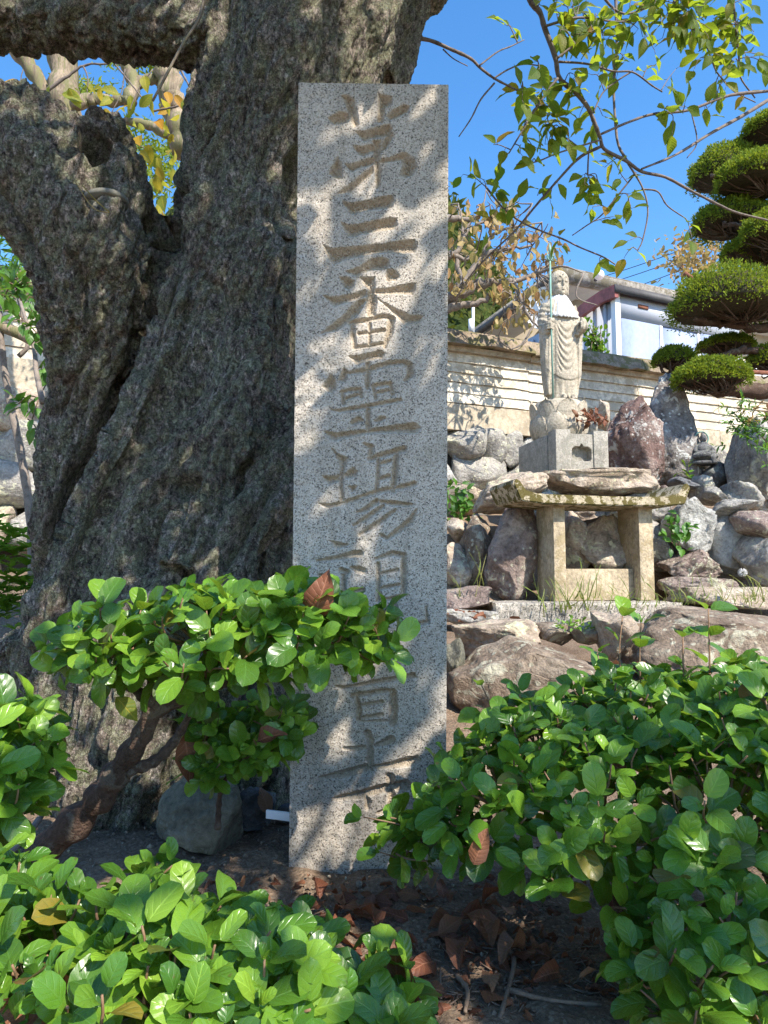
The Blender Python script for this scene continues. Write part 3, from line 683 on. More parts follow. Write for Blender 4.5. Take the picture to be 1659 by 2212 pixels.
for k in range(9):
    o = G0+el*(.2+k*.23)
    part('side_rib', MB().prism([tuple(o-er*.012), tuple(o+er*.028), tuple(o+er*.028+el*.05), tuple(o-er*.012+el*.05)], 1.42, zs-.12), M['shed_wall'], shed, smooth=False)
part('vent', MB().prism([tuple(G0+er*.42-el*.034), tuple(G0+er*.62-el*.034), tuple(G0+er*.62-el*.022), tuple(G0+er*.42-el*.022)], zs-.23, zs-.17), M['rust'], shed, smooth=False)
# roof: slopes up towards the door side, red barge board on the left end
rt = []
for t in np.linspace(0, 1, 9): rt.append((t*2.5-.10, zs+.10-.62*t**1.25+(-.12*(1-t)**6)))
A = [(*(G0-er*.08+el*a), z) for a, z in rt]; V = []; 
for a, z in rt: V += [(*(G0-er*.10+el*a), z-.15), (*(G0-er*.10+el*a), z+.04), (*(G0-er*.03+el*a), z+.04), (*(G0-er*.03+el*a), z-.15)]
F = [tuple(i*4+k for k in (3, 2, 1, 0)) for i in (0,)]+[tuple(32+k for k in range(4))]
for i in range(8):
    for k in range(4): F.append((i*4+k, i*4+(k+1) % 4, i*4+4+(k+1) % 4, i*4+4+k))
part('barge_board', MB().add(np.array(V), F), M['red_paint'], shed, smooth='auto')
V = []
for a, z in rt: V += [(*(G0-er*.03+el*a), z-.02), (*(G0-er*.03+el*a), z+.02), (*(G0+er*2.75+el*a), z+.02), (*(G0+er*2.75+el*a), z-.02)]
part('roof', MB().add(np.array(V), F), M['red_paint'], shed, smooth='auto')
fe = G0-el*.12
part('front_fascia', MB().prism([tuple(fe-er*.10), tuple(fe+er*2.75), tuple(fe+er*2.75+el*.03), tuple(fe-er*.10+el*.03)], zs-.10, zs+.02), M['gutter'], shed, smooth=False)
side_pts = G0+er*2.63+el*.03
part('side_wall_extension', MB().prism([tuple(side_pts), tuple(side_pts+er*.9), tuple(side_pts+er*.9+el*1.6), tuple(side_pts+el*1.6)], 1.4, zs-.75), M['white_paint'], shed, smooth=False)

# satellite dish
dc = W(1178, 668, 9.4); dsh = thing('satellite_dish', 'white satellite dish half hidden behind the statue shoulder', 'dish', dc-[0, 0, .6])
dn = unit([-.55, -.70, .35]); B = basis([0, 0, 1.0], dn); V = []; nr, ns = 6, 28
for i in range(nr+1):
    rr = .30*i/nr
    for j in range(ns): a = 2*math.pi*j/ns; V.append(dc+B@np.array([rr*math.cos(a)*.92, rr*math.sin(a), .9*rr*rr]))
F = [(i*ns+j, i*ns+(j+1) % ns, (i+1)*ns+(j+1) % ns, (i+1)*ns+j) for i in range(nr) for j in range(ns)]
part('reflector', MB().add(np.array(V), F).add(np.array(V)-dn*.012, [f[::-1] for f in F]), M['white_paint'], dsh)
part('mast', MB().tube([dc-dn*.05, dc-dn*.12-[0, 0, .2], dc-dn*.12-[0, 0, 1.6]], .025, 8), M['white_paint'], dsh)
part('feed_arm', MB().tube([dc-B[:, 1]*.28, dc+dn*.32-B[:, 1]*.1], .012, 6), M['white_paint'], dsh)
# white posts by the hill
pp = W(1023, 716, 9.6)
solo('aerial_post', MB().tube([W(1022, 730, 9.6), W(1022, 650, 9.6)], .022, 8).tube([W(1017, 716, 9.6), W(1017, 690, 9.6)], .035, 8), M['white_paint'], 'thin white post standing against the wooded hill', 'post')
# overhead cables
for k, ((x0, y0), (x1, y1), lab) in enumerate([((1150, 640), (1800, 396), 'uppermost overhead cable crossing the sky'), ((1160, 655), (1800, 414), 'middle overhead cable crossing the sky'), ((1170, 682), (1800, 432), 'lowest overhead cable crossing the sky')]):
    a, b = W(x0, y0, 26), W(x1, y1, 21); q = [a+(b-a)*t-np.array([0, 0, .35*math.sin(math.pi*t)]) for t in np.linspace(0, 1, 16)]
    solo('power_line', MB().tube(q, .014, 5), M['wire'], lab, 'cable')

# ---------------------------------------------------------------- inscribed granite pillar
# carved strokes, given on the pillar's face (units of the photograph at 1659 x 2212)
POLY, LINE = [], []
def pa(o, *p): POLY.append([(o[0]+x*o[2], o[1]+y*o[2]) for x, y in p])
def la(o, w, *p):
    ws = w if isinstance(w, (list, tuple)) else [w]*len(p)
    LINE.append([(o[0]+x*o[2], o[1]+y*o[2], ww*o[2]/2) for (x, y), ww in zip(p, ws)])
A_, B_, C_, D_ = (603.5, 164.6, .24808), (603.5, 685.8, .24808), (603.5, 1124.6, .24808), (54.9, 1042.3, .5291)
pa(A_, (548,172),(600,165),(650,200),(668,260),(690,420),(650,440),(612,350),(575,240))
pa(A_, (425,360),(520,310),(600,315),(625,350),(590,400),(480,420),(440,395))
pa(A_, (862,150),(985,180),(975,240),(925,270),(900,400),(850,400),(858,280))
pa(A_, (935,350),(980,300),(1080,250),(1130,260),(1120,310),(1040,350),(960,380))
pa(A_, (665,480),(740,480),(880,440),(960,420),(985,450),(965,520),(920,520),(800,540),(730,565))
pa(A_, (950,430),(1000,520),(930,630),(890,645),(895,580),(930,520))
pa(A_, (640,610),(740,610),(870,580),(895,600),(890,650),(800,660),(740,690),(690,680))
pa(A_, (570,760),(620,770),(760,720),(835,700),(835,760),(760,780),(680,800),(640,830),(610,820))
pa(A_, (860,720),(960,710),(1060,670),(1110,670),(1180,730),(1200,790),(1160,860),(1100,880),(1050,850),(1080,760),(1060,730),(940,745),(870,755))
pa(A_, (815,560),(885,560),(880,680),(888,800),(875,960),(845,975),(830,850),(815,690))
pa(A_, (510,700),(545,790),(550,880),(510,895),(430,850),(450,800))
pa(A_, (820,780),(828,830),(700,940),(620,1010),(500,1020),(570,970),(690,880))
pa(A_, (545,1090),(620,1105),(760,1085),(920,1045),(985,1040),(1000,1080),(985,1140),(900,1150),(740,1170),(650,1200),(610,1190))
pa(A_, (540,1275),(610,1300),(760,1275),(960,1230),(1015,1240),(1030,1290),(1000,1330),(880,1345),(720,1370),(630,1400),(590,1390))
pa(A_, (385,1470),(450,1500),(600,1490),(900,1460),(1080,1430),(1180,1425),(1200,1480),(1180,1530),(1080,1540),(920,1530),(760,1555),(580,1590),(470,1640),(430,1590))
pa(A_, (580,1700),(700,1660),(800,1590),(900,1575),(955,1600),(960,1650),(920,1680),(800,1690),(730,1710),(680,1745),(640,1730))
pa(A_, (525,1750),(600,1755),(655,1780),(650,1830),(605,1860),(565,1835))
pa(A_, (935,1680),(1010,1690),(1050,1740),(1020,1775),(930,1785))
pa(A_, (385,1910),(470,1925),(640,1895),(750,1862),(765,1910),(680,1940),(560,1975),(480,2005),(430,1960))
pa(A_, (830,1850),(920,1850),(1060,1820),(1180,1800),(1185,1860),(1160,1900),(1050,1895),(930,1895),(820,1895))
pa(A_, (700,1750),(830,1750),(828,1850),(850,1950),(830,2085),(765,2090),(752,1950),(770,1860))
pa(A_, (680,1950),(760,1940),(700,2060),(600,2140),(500,2215),(355,2240),(440,2180),(540,2100))
pa(A_, (860,1940),(1000,2020),(1140,2080),(1250,2090),(1230,2130),(1150,2150),(1090,2160),(1010,2080),(930,2000))
la(B_, 42, (605,45),(750,25),(900,-12),(960,0)); la(B_, (30,46,30), (632,40),(640,150),(655,262)); la(B_, (60,62,36), (975,15),(960,120),(918,248))
la(B_, 28, (650,262),(780,245),(905,225)); la(B_, 26, (785,40),(785,235)); la(B_, 30, (690,140),(780,130),(915,110))
pa(B_, (605,335),(700,330),(880,285),(920,310),(900,350),(780,375),(680,415),(650,390))
la(B_, (20,45,42,40,60,64,20), (560,490),(740,462),(960,398),(1090,390),(1135,420),(1145,490),(1090,552))
pa(B_, (450,490),(490,550),(495,620),(455,660),(410,630),(375,600))
pa(B_, (560,440),(610,470),(570,565),(510,545))
la(B_, (44,50,40), (770,400),(770,520),(765,610))
la(B_, 32, (540,650),(620,632),(700,622)); la(B_, 34, (548,650),(558,745)); la(B_, 28, (580,705),(700,668)); la(B_, 32, (700,625),(715,690))
la(B_, 34, (815,602),(900,580),(965,575)); la(B_, 34, (972,585),(985,665)); la(B_, 32, (820,615),(840,705)); la(B_, 24, (850,655),(970,632))
pa(B_, (440,800),(520,800),(780,750),(1060,705),(1070,728),(900,764),(700,802),(520,828))
la(B_, 44, (772,800),(772,980)); la(B_, (40,52,20), (640,915),(690,892),(725,900)); la(B_, (20,46,24), (838,905),(880,885),(915,875))
pa(B_, (390,990),(500,1005),(760,975),(1000,940),(1180,915),(1235,960),(1190,1010),(1000,1000),(760,1010),(560,1050),(480,1075),(420,1030))
pa(B_, (455,1140),(510,1190),(600,1225),(580,1285),(560,1380),(555,1480),(570,1600),(530,1605),(520,1480),(528,1300),(490,1200))
pa(B_, (370,1378),(450,1388),(525,1368),(525,1425),(430,1452),(395,1420)); pa(B_, (560,1368),(640,1305),(685,1340),(660,1390),(560,1405))
pa(B_, (598,1475),(672,1468),(660,1512),(630,1518))
pa(B_, (345,1620),(440,1625),(540,1600),(700,1550),(700,1590),(560,1630),(420,1662),(390,1650))
la(B_, (20,50,30), (735,1100),(800,1130),(790,1225)); la(B_, (44,46,50), (785,1230),(960,1180),(1085,1145)); la(B_, 34, (862,1225),(858,1380),(845,1530))
la(B_, (46,56,44), (1018,1190),(1005,1350),(990,1510)); la(B_, 28, (885,1272),(965,1250)); la(B_, 34, (885,1402),(960,1382))
la(B_, (20,44,40), (690,1570),(850,1515),(985,1490)); la(B_, (30,46,40), (1000,1490),(1090,1470),(1175,1448))
la(B_, (44,40,14), (845,1600),(760,1665),(675,1700)); la(B_, (30,42,20), (905,1640),(790,1725),(650,1810)); la(B_, (24,44,24), (1010,1680),(860,1790),(700,1890))
la(B_, (30,42,22), (880,1605),(1000,1620),(1150,1630)); la(B_, (24,52,46,18), (1190,1680),(1140,1770),(1030,1860),(930,1930)); la(B_, 26, (880,1895),(945,1925))
pa(C_, (435,175),(520,190),(600,210),(560,235),(500,245)); la(C_, (14,40,60,58), (330,350),(520,325),(650,292),(700,290))
la(C_, (20,64,50), (630,410),(690,430),(735,440)); la(C_, 44, (540,430),(590,450)); la(C_, 28, (350,480),(430,478))
la(C_, 44, (560,480),(565,700),(565,905)); la(C_, 36, (390,660),(560,635),(730,605)); la(C_, (44,34,10), (550,690),(480,790),(385,860)); la(C_, (16,40,24), (590,690),(680,780),(745,825))
la(C_, (20,44,48), (835,335),(990,285),(1085,305)); la(C_, 38, (862,380),(865,540),(862,700)); la(C_, (44,52,46), (1082,305),(1082,460),(1080,625))
la(C_, 28, (885,462),(1030,430)); la(C_, 28, (885,592),(1040,560)); la(C_, 30, (865,702),(1070,660)); la(C_, (40,36,14), (905,720),(880,830),(800,930))
la(C_, (40,44,40,40,34,10), (1005,705),(1010,830),(1060,905),(1200,905),(1290,880),(1280,755))
la(C_, (20,50,40), (850,1120),(910,1180),(965,1250)); la(C_, 36, (640,1190),(850,1150),(1060,1110)); la(C_, 30, (720,1220),(760,1300)); 
pa(C_, (480,1440),(600,1440),(820,1390),(1100,1340),(1180,1325),(1195,1370),(1000,1402),(800,1432),(540,1468))
la(C_, (36,54,46), (665,1525),(690,1630),(690,1738)); la(C_, 40, (635,1528),(800,1500),(925,1482),(1000,1495)); la(C_, (70,82,66), (985,1500),(990,1640),(985,1768)); la(C_, 32, (725,1612),(890,1580)); la(C_, 32, (720,1722),(890,1692)); la(C_, 18, (690,1752),(960,1745))
la(C_, (70,62,56,60,46), (765,1858),(792,1915),(790,1995),(790,2090),(795,2165)); la(C_, (20,44,40), (560,1985),(660,1990),(745,1980)); la(C_, (30,56,74), (830,1960),(920,1935),(970,1910))
la(C_, (36,56,84,60), (820,2150),(980,2132),(1130,2100),(1190,2080)); la(D_, (12,34,32), (1205,1207),(1300,1192),(1395,1165))
la(D_, (14,34,36,44), (1265,1292),(1370,1275),(1480,1245),(1555,1238)); la(D_, (36,30,26,10), (1490,1205),(1495,1280),(1490,1335),(1440,1350)); la(D_, (14,26,18), (1385,1270),(1398,1305),(1395,1330))

def pillar():
    TL, TR, BL, BR = (645, 178), (969, 183), (623, 1930), (963, 1930)
    P0 = W(*BL, 1.345); P1 = W(*BR, 1.345); Pt = W(*TL, 1.30)
    n = unit(np.cross(P1-P0, Pt-P0)); n = n if n[1] < 0 else -n            # towards the camera
    C = np.array([0, 0, CAMZ])
    NY, NX = 1330, 262
    t = np.linspace(0, 1, NY)[:, None]; u = np.linspace(0, 1, NX)[None]
    xl = TL[0]*(1-t)+BL[0]*t; xr = TR[0]*(1-t)+BR[0]*t; yl = TL[1]*(1-t)+BL[1]*t; yr = TR[1]*(1-t)+BR[1]*t
    X = xl*(1-u)+xr*u; Y = yl*(1-u)+yr*u
    ins = np.full(X.shape, -9.0)                                             # how deep inside a stroke (photo units)
    wx = fbm(np.stack([X.ravel()*.09, Y.ravel()*.09, X.ravel()*0], 1), 3).reshape(X.shape)*1.1
    for pl in POLY:
        q = np.array(pl); lo = q.min(0)-3; hi = q.max(0)+3
        m = (X > lo[0]) & (X < hi[0]) & (Y > lo[1]) & (Y < hi[1]); x = X[m]; y = Y[m]
        inside = np.zeros(len(x), bool); dm = np.full(len(x), 1e9)
        for (ax, ay), (bx, by) in zip(pl, pl[1:]+pl[:1]):
            c = ((ay > y) != (by > y)) & (x < (bx-ax)*(y-ay)/((by-ay) if by != ay else 1e-9)+ax); inside ^= c
            dx, dy = bx-ax, by-ay; tt = np.clip(((x-ax)*dx+(y-ay)*dy)/(dx*dx+dy*dy+1e-9), 0, 1)
            dm = np.minimum(dm, np.hypot(x-ax-tt*dx, y-ay-tt*dy))
        ins[m] = np.maximum(ins[m], np.where(inside, dm, -dm))
    for ln in LINE:
        for (ax, ay, ar), (bx, by, br) in zip(ln[:-1], ln[1:]):
            r = max(ar, br)+3; m = (X > min(ax, bx)-r) & (X < max(ax, bx)+r) & (Y > min(ay, by)-r) & (Y < max(ay, by)+r); x = X[m]; y = Y[m]
            dx, dy = bx-ax, by-ay; tt = np.clip(((x-ax)*dx+(y-ay)*dy)/(dx*dx+dy*dy+1e-9), 0, 1)
            ins[m] = np.maximum(ins[m], ar+(br-ar)*tt-np.hypot(x-ax-tt*dx, y-ay-tt*dy))
    k = 1.31/FOC                                                             # metres per photo unit at the face
    e = np.clip(ins+wx*.9+2.1, 0, None)*k
    dep = .020*(1-np.exp(-e*1.6/.020))
    fx = fbm(np.stack([X.ravel()*.35, Y.ravel()*.35, X.ravel()*0+3], 1), 3).reshape(X.shape)
    dep = dep*(1+.22*fx)+.00045*fx
    ev = np.minimum(np.minimum(X-xl, xr-X), np.minimum(Y-yl+1, 999))          # worn arrises
    chip = np.clip(1.6+4.2*pnoise(np.stack([X.ravel()*.05, Y.ravel()*.05, X.ravel()*0+9], 1)).reshape(X.shape)-ev, 0, 4)
    dep = dep+chip*k*.55
    rx = (X-CX)/FOC; rz = (CY-Y)/FOC
    D = np.stack([rx, _c-rz*_s, _s+rz*_c], -1); tt = np.dot(P0-C, n)/(D@n); PP = C+D*tt[..., None]
    FR = PP-n*dep[..., None]
    V = FR.reshape(-1, 3); ii = np.arange(NY-1)[:, None]*NX+np.arange(NX-1)[None]
    F = np.stack([ii, ii+NX, ii+NX+1, ii+1], -1).reshape(-1, 4)
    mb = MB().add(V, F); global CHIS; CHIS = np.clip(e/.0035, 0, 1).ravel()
    # sides, back and top: 0.2 m thick, a little rough
    TH_ = .20; L = FR[:, 0]; Rr = FR[:, -1]; T = FR[0]
    def sheet(edge, off, flip):
        ks = np.linspace(0, 1, 30); m = len(edge)
        V = edge[None]-n*off*ks[:, None, None]
        w = (.0012*fbm(V.reshape(-1, 3)*60, 3)).reshape(30, m)*np.minimum(1, np.minimum(ks, 1-ks)*20)[:, None]
        V = V+w[..., None]*np.array([1, 0, 1]); jj = np.arange(29)[:, None]*m+np.arange(m-1)[None]
        q = np.stack([jj, jj+1, jj+m+1, jj+m], -1).reshape(-1, 4)
        mb.add(V.reshape(-1, 3), q[:, ::-1] if flip else q); return V[-1]
    l2 = sheet(L[::4], TH_, True); r2 = sheet(Rr[::4], TH_, False); sheet(T[::2], TH_, False)
    mb.add(np.array([l2[0], r2[0], r2[-1], l2[-1]]), [(0, 1, 2, 3)])
    return mb
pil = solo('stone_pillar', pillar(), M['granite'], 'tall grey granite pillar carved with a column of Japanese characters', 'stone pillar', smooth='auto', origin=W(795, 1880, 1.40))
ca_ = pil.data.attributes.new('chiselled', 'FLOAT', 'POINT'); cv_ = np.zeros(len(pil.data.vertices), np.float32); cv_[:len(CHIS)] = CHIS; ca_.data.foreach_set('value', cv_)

# ---------------------------------------------------------------- old cherry tree
def stem(px, n=60, seg=56, flute=.06, nf=7, tw=2.0, seed=0, squash=1.0):
    """px: list of (px, py, distance, half-width in photo units)"""
    P = np.array([[*W(x, y, d), hw/FOC*d] for x, y, d, hw in px]); Q = spline(P, n)
    T, N, B = frames(Q[:, :3]); a = np.arange(seg)*2*math.pi/seg; V = []
    for i in range(n):
        ph = tw*i/n
        f = 1+flute*np.sin(nf*a+ph*2+seed)+flute*.7*np.sin((nf-3)*a-ph+seed*2)
        V.append(Q[i, :3]+(Q[i, 3]*f)[:, None]*(np.cos(a)[:, None]*N[i]+np.sin(a)[:, None]*B[i]))
    V = np.concatenate(V); F = []
    for i in range(n-1):
        for j in range(seg): F.append((i*seg+j, i*seg+(j+1) % seg, (i+1)*seg+(j+1) % seg, (i+1)*seg+j))
    F += [tuple(range(seg-1, -1, -1)), tuple(range((n-1)*seg, n*seg))]
    return V, F
tree = thing('cherry_tree', 'huge old cherry tree with cracked lichened bark standing behind the stone pillar', 'tree', (W(400, 1500, 2.0)*[1, 1, 0]))
mb = MB()
mb.add(*stem([(440, 1720, 2.06, 360), (440, 1450, 2.04, 340), (460, 1250, 2.02, 300), (478, 1050, 2.0, 268), (510, 850, 1.98, 222), (540, 650, 1.96, 192), (560, 450, 1.96, 190), (612, 260, 1.95, 212), (670, 90, 1.95, 225), (715, -60, 1.95, 235), (780, -260, 1.95, 240)], flute=.045, seed=1))
mb.add(*stem([(190, 1650, 2.12, 120), (195, 1350, 2.10, 122), (205, 1100, 2.06, 128), (215, 900, 2.02, 122), (220, 740, 1.95, 126), (205, 590, 1.87, 150), (150, 450, 1.84, 160), (60, 340, 1.82, 135), (-60, 260, 1.8, 110), (-260, 160, 1.8, 100), (-500, 60, 1.8, 95)], flute=.05, nf=6, seed=3))
mb.add(*stem([(300, 760, 1.93, 70), (300, 620, 1.90, 80), (275, 500, 1.87, 84), (250, 400, 1.85, 80), (228, 315, 1.84, 66), (208, 262, 1.83, 40)], n=40, flute=.08, nf=5, seed=5))
mb.add(*stem([(285, 800, 1.90, 44), (262, 660, 1.80, 48), (240, 540, 1.73, 50), (228, 436, 1.70, 42)], n=40, flute=.04, nf=4, seed=8))
mb.add(*stem([(640, 110, 1.9, 95), (520, 85, 1.84, 90), (400, 62, 1.8, 84), (250, 38, 1.78, 74), (100, 24, 1.78, 76), (-100, 18, 1.8, 80), (-400, -40, 1.85, 82)], flute=.05, nf=5, seed=6))
mb.add(*stem([(730, 100, 1.95, 170), (800, 20, 1.95, 130), (880, -50, 1.97, 95), (1000, -110, 2.0, 75), (1150, -190, 2.1, 62), (1350, -330, 2.2, 50)], flute=.05, nf=5, seed=7))
# buttress roots
mb.add(*stem([(330, 1150, 1.8, 120), (230, 1350, 1.75, 110), (160, 1520, 1.7, 90), (110, 1680, 1.66, 60)], n=40, flute=.08, nf=4, seed=9))
mb.add(*stem([(200, 1330, 1.98, 60), (90, 1385, 1.97, 44), (-40, 1420, 1.97, 36), (-220, 1450, 1.97, 30)], n=40, flute=.1, nf=4, seed=10))
mb.add(*stem([(420, 1200, 1.74, 110), (330, 1380, 1.66, 100), (300, 1560, 1.6, 70), (290, 1720, 1.56, 50)], n=40, flute=.08, nf=4, seed=12))
# ridges that sweep down to the left like folds of the bark
mb.add(*stem([(425, 470, 1.80, 44), (385, 640, 1.76, 46), (345, 790, 1.73, 48), (275, 940, 1.71, 52), (205, 1080, 1.70, 56), (150, 1220, 1.70, 60), (120, 1400, 1.70, 60)], n=50, flute=.08, nf=3, seed=13))
mb.add(*stem([(600, 560, 1.79, 60), (560, 760, 1.73, 70), (520, 900, 1.68, 74), (450, 1060, 1.64, 60), (400, 1240, 1.60, 70)], n=50, flute=.06, nf=3, seed=14))
mb.add(*stem([(640, 900, 1.72, 60), (600, 1050, 1.66, 60), (520, 1180, 1.60, 60), (460, 1330, 1.56, 70)], n=40, flute=.06, nf=3, seed=15))
V, N, F = remesh(mb, .0058, 5)
q = V*[1, 1, .5]; sw = np.stack([V[:, 0]*.94-V[:, 2]*.34, V[:, 1], (V[:, 0]*.34+V[:, 2]*.94)*.28], 1)
fl = np.stack([V[:, 0]*.94-V[:, 2]*.34, V[:, 1], (V[:, 0]*.34+V[:, 2]*.94)*.12], 1)+.03*np.stack([pnoise(V*4), pnoise(V*4+7), pnoise(V*4+13)], 1)
d = .024*fbm(V*2.6, 3)+.012*pnoise(sw*9)-.013*(np.clip(1-np.abs(pnoise(fl*11))*5, 0, 1))-.009*(np.clip(1-np.abs(pnoise(fl*24+5))*4, 0, 1))+.012*fbm(sw*22, 2)+.022*(np.abs(pnoise(sw*[15, 15, 18]+4))-.25)
wq = q*38+.6*np.stack([pnoise(V*25), pnoise(V*25+9), pnoise(V*25+20)], 1)
f1, f2 = worley(wq); d += .0060*smooth01(0.0, .26, f2-f1)*(.6+.6*fbm(V*9, 2))-.003
d += .0065*fbm(sw*[70, 70, 60], 3)
px, py, _ = proj(V); facing = (N@unit([0, -1, 0])) > .05
def dent(x, y, rx, ry, ang, dep):
    ca, sa = math.cos(R(ang)), math.sin(R(ang)); a = ((px-x)*ca+(py-y)*sa)/rx; b = (-(px-x)*sa+(py-y)*ca)/ry
    return dep*np.exp(-(a*a+b*b)**1.6)*facing
d -= dent(397, 1045, 34, 20, -30, .075)+dent(372, 1110, 26, 60, 25, .04)+dent(335, 1180, 24, 60, 30, .025)
d -= dent(385, 560, 26, 70, 12, .05)+dent(640, 400, 26, 70, 0, .06)+dent(360, 470, 20, 60, 8, .05)+dent(600, 470, 60, 20, -10, .02)
d -= dent(345, 700, 16, 150, 22, .045)+dent(230, 960, 14, 120, 35, .035)+dent(120, 1150, 12, 100, 20, .03)+dent(500, 1180, 18, 120, 32, .03)+dent(570, 1080, 16, 100, 30, .03)
d -= dent(205, 318, 24, 36, -32, .24)+dent(232, 350, 10, 26, -32, .06)+dent(180, 640, 10, 110, -14, .03)+dent(60, 530, 14, 130, -28, .035)
for a, b in zip([(352, 470), (330, 600), (308, 720), (262, 850), (205, 960), (145, 1070), (92, 1190)], [14, 16, 18, 20, 20, 18, 16]): d -= dent(a[0], a[1], b, 85, 24, .055)
rim = dent(205, 318, 44, 58, -32, .03); d += rim*(1+.8*fbm(V*30, 3))
inner = np.zeros(len(V))
trunk = part('trunk', MB().add(V+N*d[:, None], F), M['bark'], tree)
# cut stub face
cs = W(228, 432, 1.70); V2, F2 = tube([cs+[0, 0, -.012], cs+[0, 0, .0], cs+[0, 0, .004]], [.056, .055, .05], 24); V2[:, 2] += (V2[:, 0]-cs[0])*.12
part('cut_stub', MB().add(V2, F2), M['lichen_stub'], tree)

# fallen twigs caught on the bark
for pts, r in (([(445, -20, 1.66), (430, 40, 1.64), (395, 95, 1.62), (350, 180, 1.6), (330, 218, 1.6)], .0042),):
    solo('dangling_twig', MB().tube(spline([W(*p) for p in pts], 14), np.linspace(r, r*.7, 14), 6), M['pale_bark'], 'thin dry twig dangling in front of the tree fork', 'twig')
solo('lodged_twig', MB().tube(spline([W(178, 400, 1.62), W(206, 432, 1.62), W(236, 458, 1.63)], 8), .0016, 5).tube(spline([W(160, 388, 1.62), W(200, 448, 1.62), W(236, 460, 1.63)], 8), .0014, 5), M['wilt_leaf'], 'pale dry pine needles lodged on the left stem bark', 'twig')

# ---------------------------------------------------------------- statue on lotus and plinth
YAW = R(12); SB = W(1258, 1026, 5.25)
def SL(P):
    P = np.atleast_2d(np.asarray(P, float)); ca, sa = math.cos(YAW), math.sin(YAW)
    return np.stack([P[:, 0]*ca-P[:, 1]*sa, P[:, 0]*sa+P[:, 1]*ca, P[:, 2]], 1)+SB
def lbox(mb, x0, x1, y0, y1, z0, z1, bev=.006):
    c = SL([((x0+x1)/2, (y0+y1)/2, (z0+z1)/2)])[0]; mb.box(c, (x1-x0, y1-y0, z1-z0), YAW, bev); return mb
plinth = thing('statue_plinth', 'grey cube stone plinth behind the incense box under the lotus', 'plinth', SL([(0, .4, 0)])[0])
part('block', lbox(MB(), -.225, .235, .135, .70, -.02, .335, .008), M['plinth'], plinth, smooth='auto')
box_ = thing('incense_box', 'stone incense block with lamp-shaped niche at the foot of the statue', 'incense box', SB)
part('side_pillar', lbox(MB(), -.222, -.098, -.012, .125, 0, .352), M['plinth'], box_, smooth='auto')
part('side_pillar', lbox(MB(), .098, .222, -.012, .125, 0, .352), M['plinth'], box_, smooth='auto')
# middle panel with a real niche
nz = 48; nxx = 44; xs_ = np.linspace(-.097, .097, nxx); zs_ = np.linspace(0, .322, nz); V = []
def niche(x, z):
    cx_, cz_ = .0, .168; a = abs(x-cx_)/.083; 
    top = .225+.022*max(0, 1-abs(x)/.016)-.03*max(0, a-.55)**1.2*2; bot = .112
    side = .083-.030*max(0, (.15-z)/.04)**2*.5
    return abs(x) < side and bot < z < top
for z in zs_:
    for x in xs_: V.append((x, .065 if niche(x, z) else .0, z))
V = SL(V); ii = np.arange(nz-1)[:, None]*nxx+np.arange(nxx-1)[None]
mbp = MB().add(V, np.stack([ii, ii+1, ii+nxx+1, ii+nxx], -1).reshape(-1, 4)); lbox(mbp, -.097, .097, .07, .12, 0, .320, 0); lbox(mbp, -.097, .097, .002, .12, .3215, .3225, 0)
part('niche_panel', mbp, M['plinth'], box_, smooth='auto')

LZ = .335; LC = np.array([.02, .42, LZ])
lotus = thing('lotus_pedestal', 'round stone lotus pedestal of two rows of petals under the standing statue', 'lotus pedestal', SL([LC])[0])
prof = [(.13, 0), (.19, .03), (.22, .10), (.225, .17), (.215, .25), (.205, .31), (.18, .335), (.0, .336)]
V = []; ns = 48
for r_, z_ in prof:
    for j in range(ns): a = 2*math.pi*j/ns; V.append((LC[0]+r_*math.cos(a), LC[1]+r_*math.sin(a), LZ+z_))
F = [(i*ns+j, i*ns+(j+1) % ns, (i+1)*ns+(j+1) % ns, (i+1)*ns+j) for i in range(len(prof)-1) for j in range(ns)]
part('core', MB().add(SL(V), F), M['statue'], lotus)
def petal(ang, r0, z0, z1, wid, bulge, flare):
    V = []; nu, nv = 10, 10
    for side in (0, 1):
        for j in range(nv+1):
            t = j/nv; wv = wid*(math.sin(math.pi*min(1, .18+t*.82))**.55 if t < 1 else 0)*(1.0 if t < .999 else 0)+.002
            for i in range(nu+1):
                s = -1+2*i/nu; a = ang+s*wv
                z = z0+(z1-z0)*t+.022*max(0, 1-abs(s)*1.8)*max(0, t-.75)*4
                rim = .014 if abs(s) > .80 or t > .9 else 0
                rr = r0+bulge*math.sin(math.pi*min(1, t*.95))*(1-.35*s*s)+flare*t*t+rim*.5-side*.018
                V.append((LC[0]+rr*math.cos(a), LC[1]+rr*math.sin(a), LZ+z))
    n = (nu+1)*(nv+1); F = []
    for j in range(nv):
        for i in range(nu):
            a = j*(nu+1)+i; F += [(a, a+1, a+nu+2, a+nu+1), (n+a+nu+1, n+a+nu+2, n+a+1, n+a)]
    bd = [i for i in range(nu+1)]+[j*(nu+1)+nu for j in range(1, nv+1)]+[nv*(nu+1)+i for i in range(nu-1, -1, -1)]+[j*(nu+1) for j in range(nv-1, 0, -1)]
    for a, b in zip(bd, bd[1:]+bd[:1]): F.append((b, a, n+a, n+b))
    return MB().add(SL(V), F)
for k in range(8): part('petal', petal(2*math.pi*(k+.5)/8-1.30, .205, .11, .325, .42, .020, .026), M['statue'], lotus)
for k in range(8): part('petal', petal(2*math.pi*k/8-1.30, .200, .0, .225, .42, .040, .012), M['statue'], lotus)

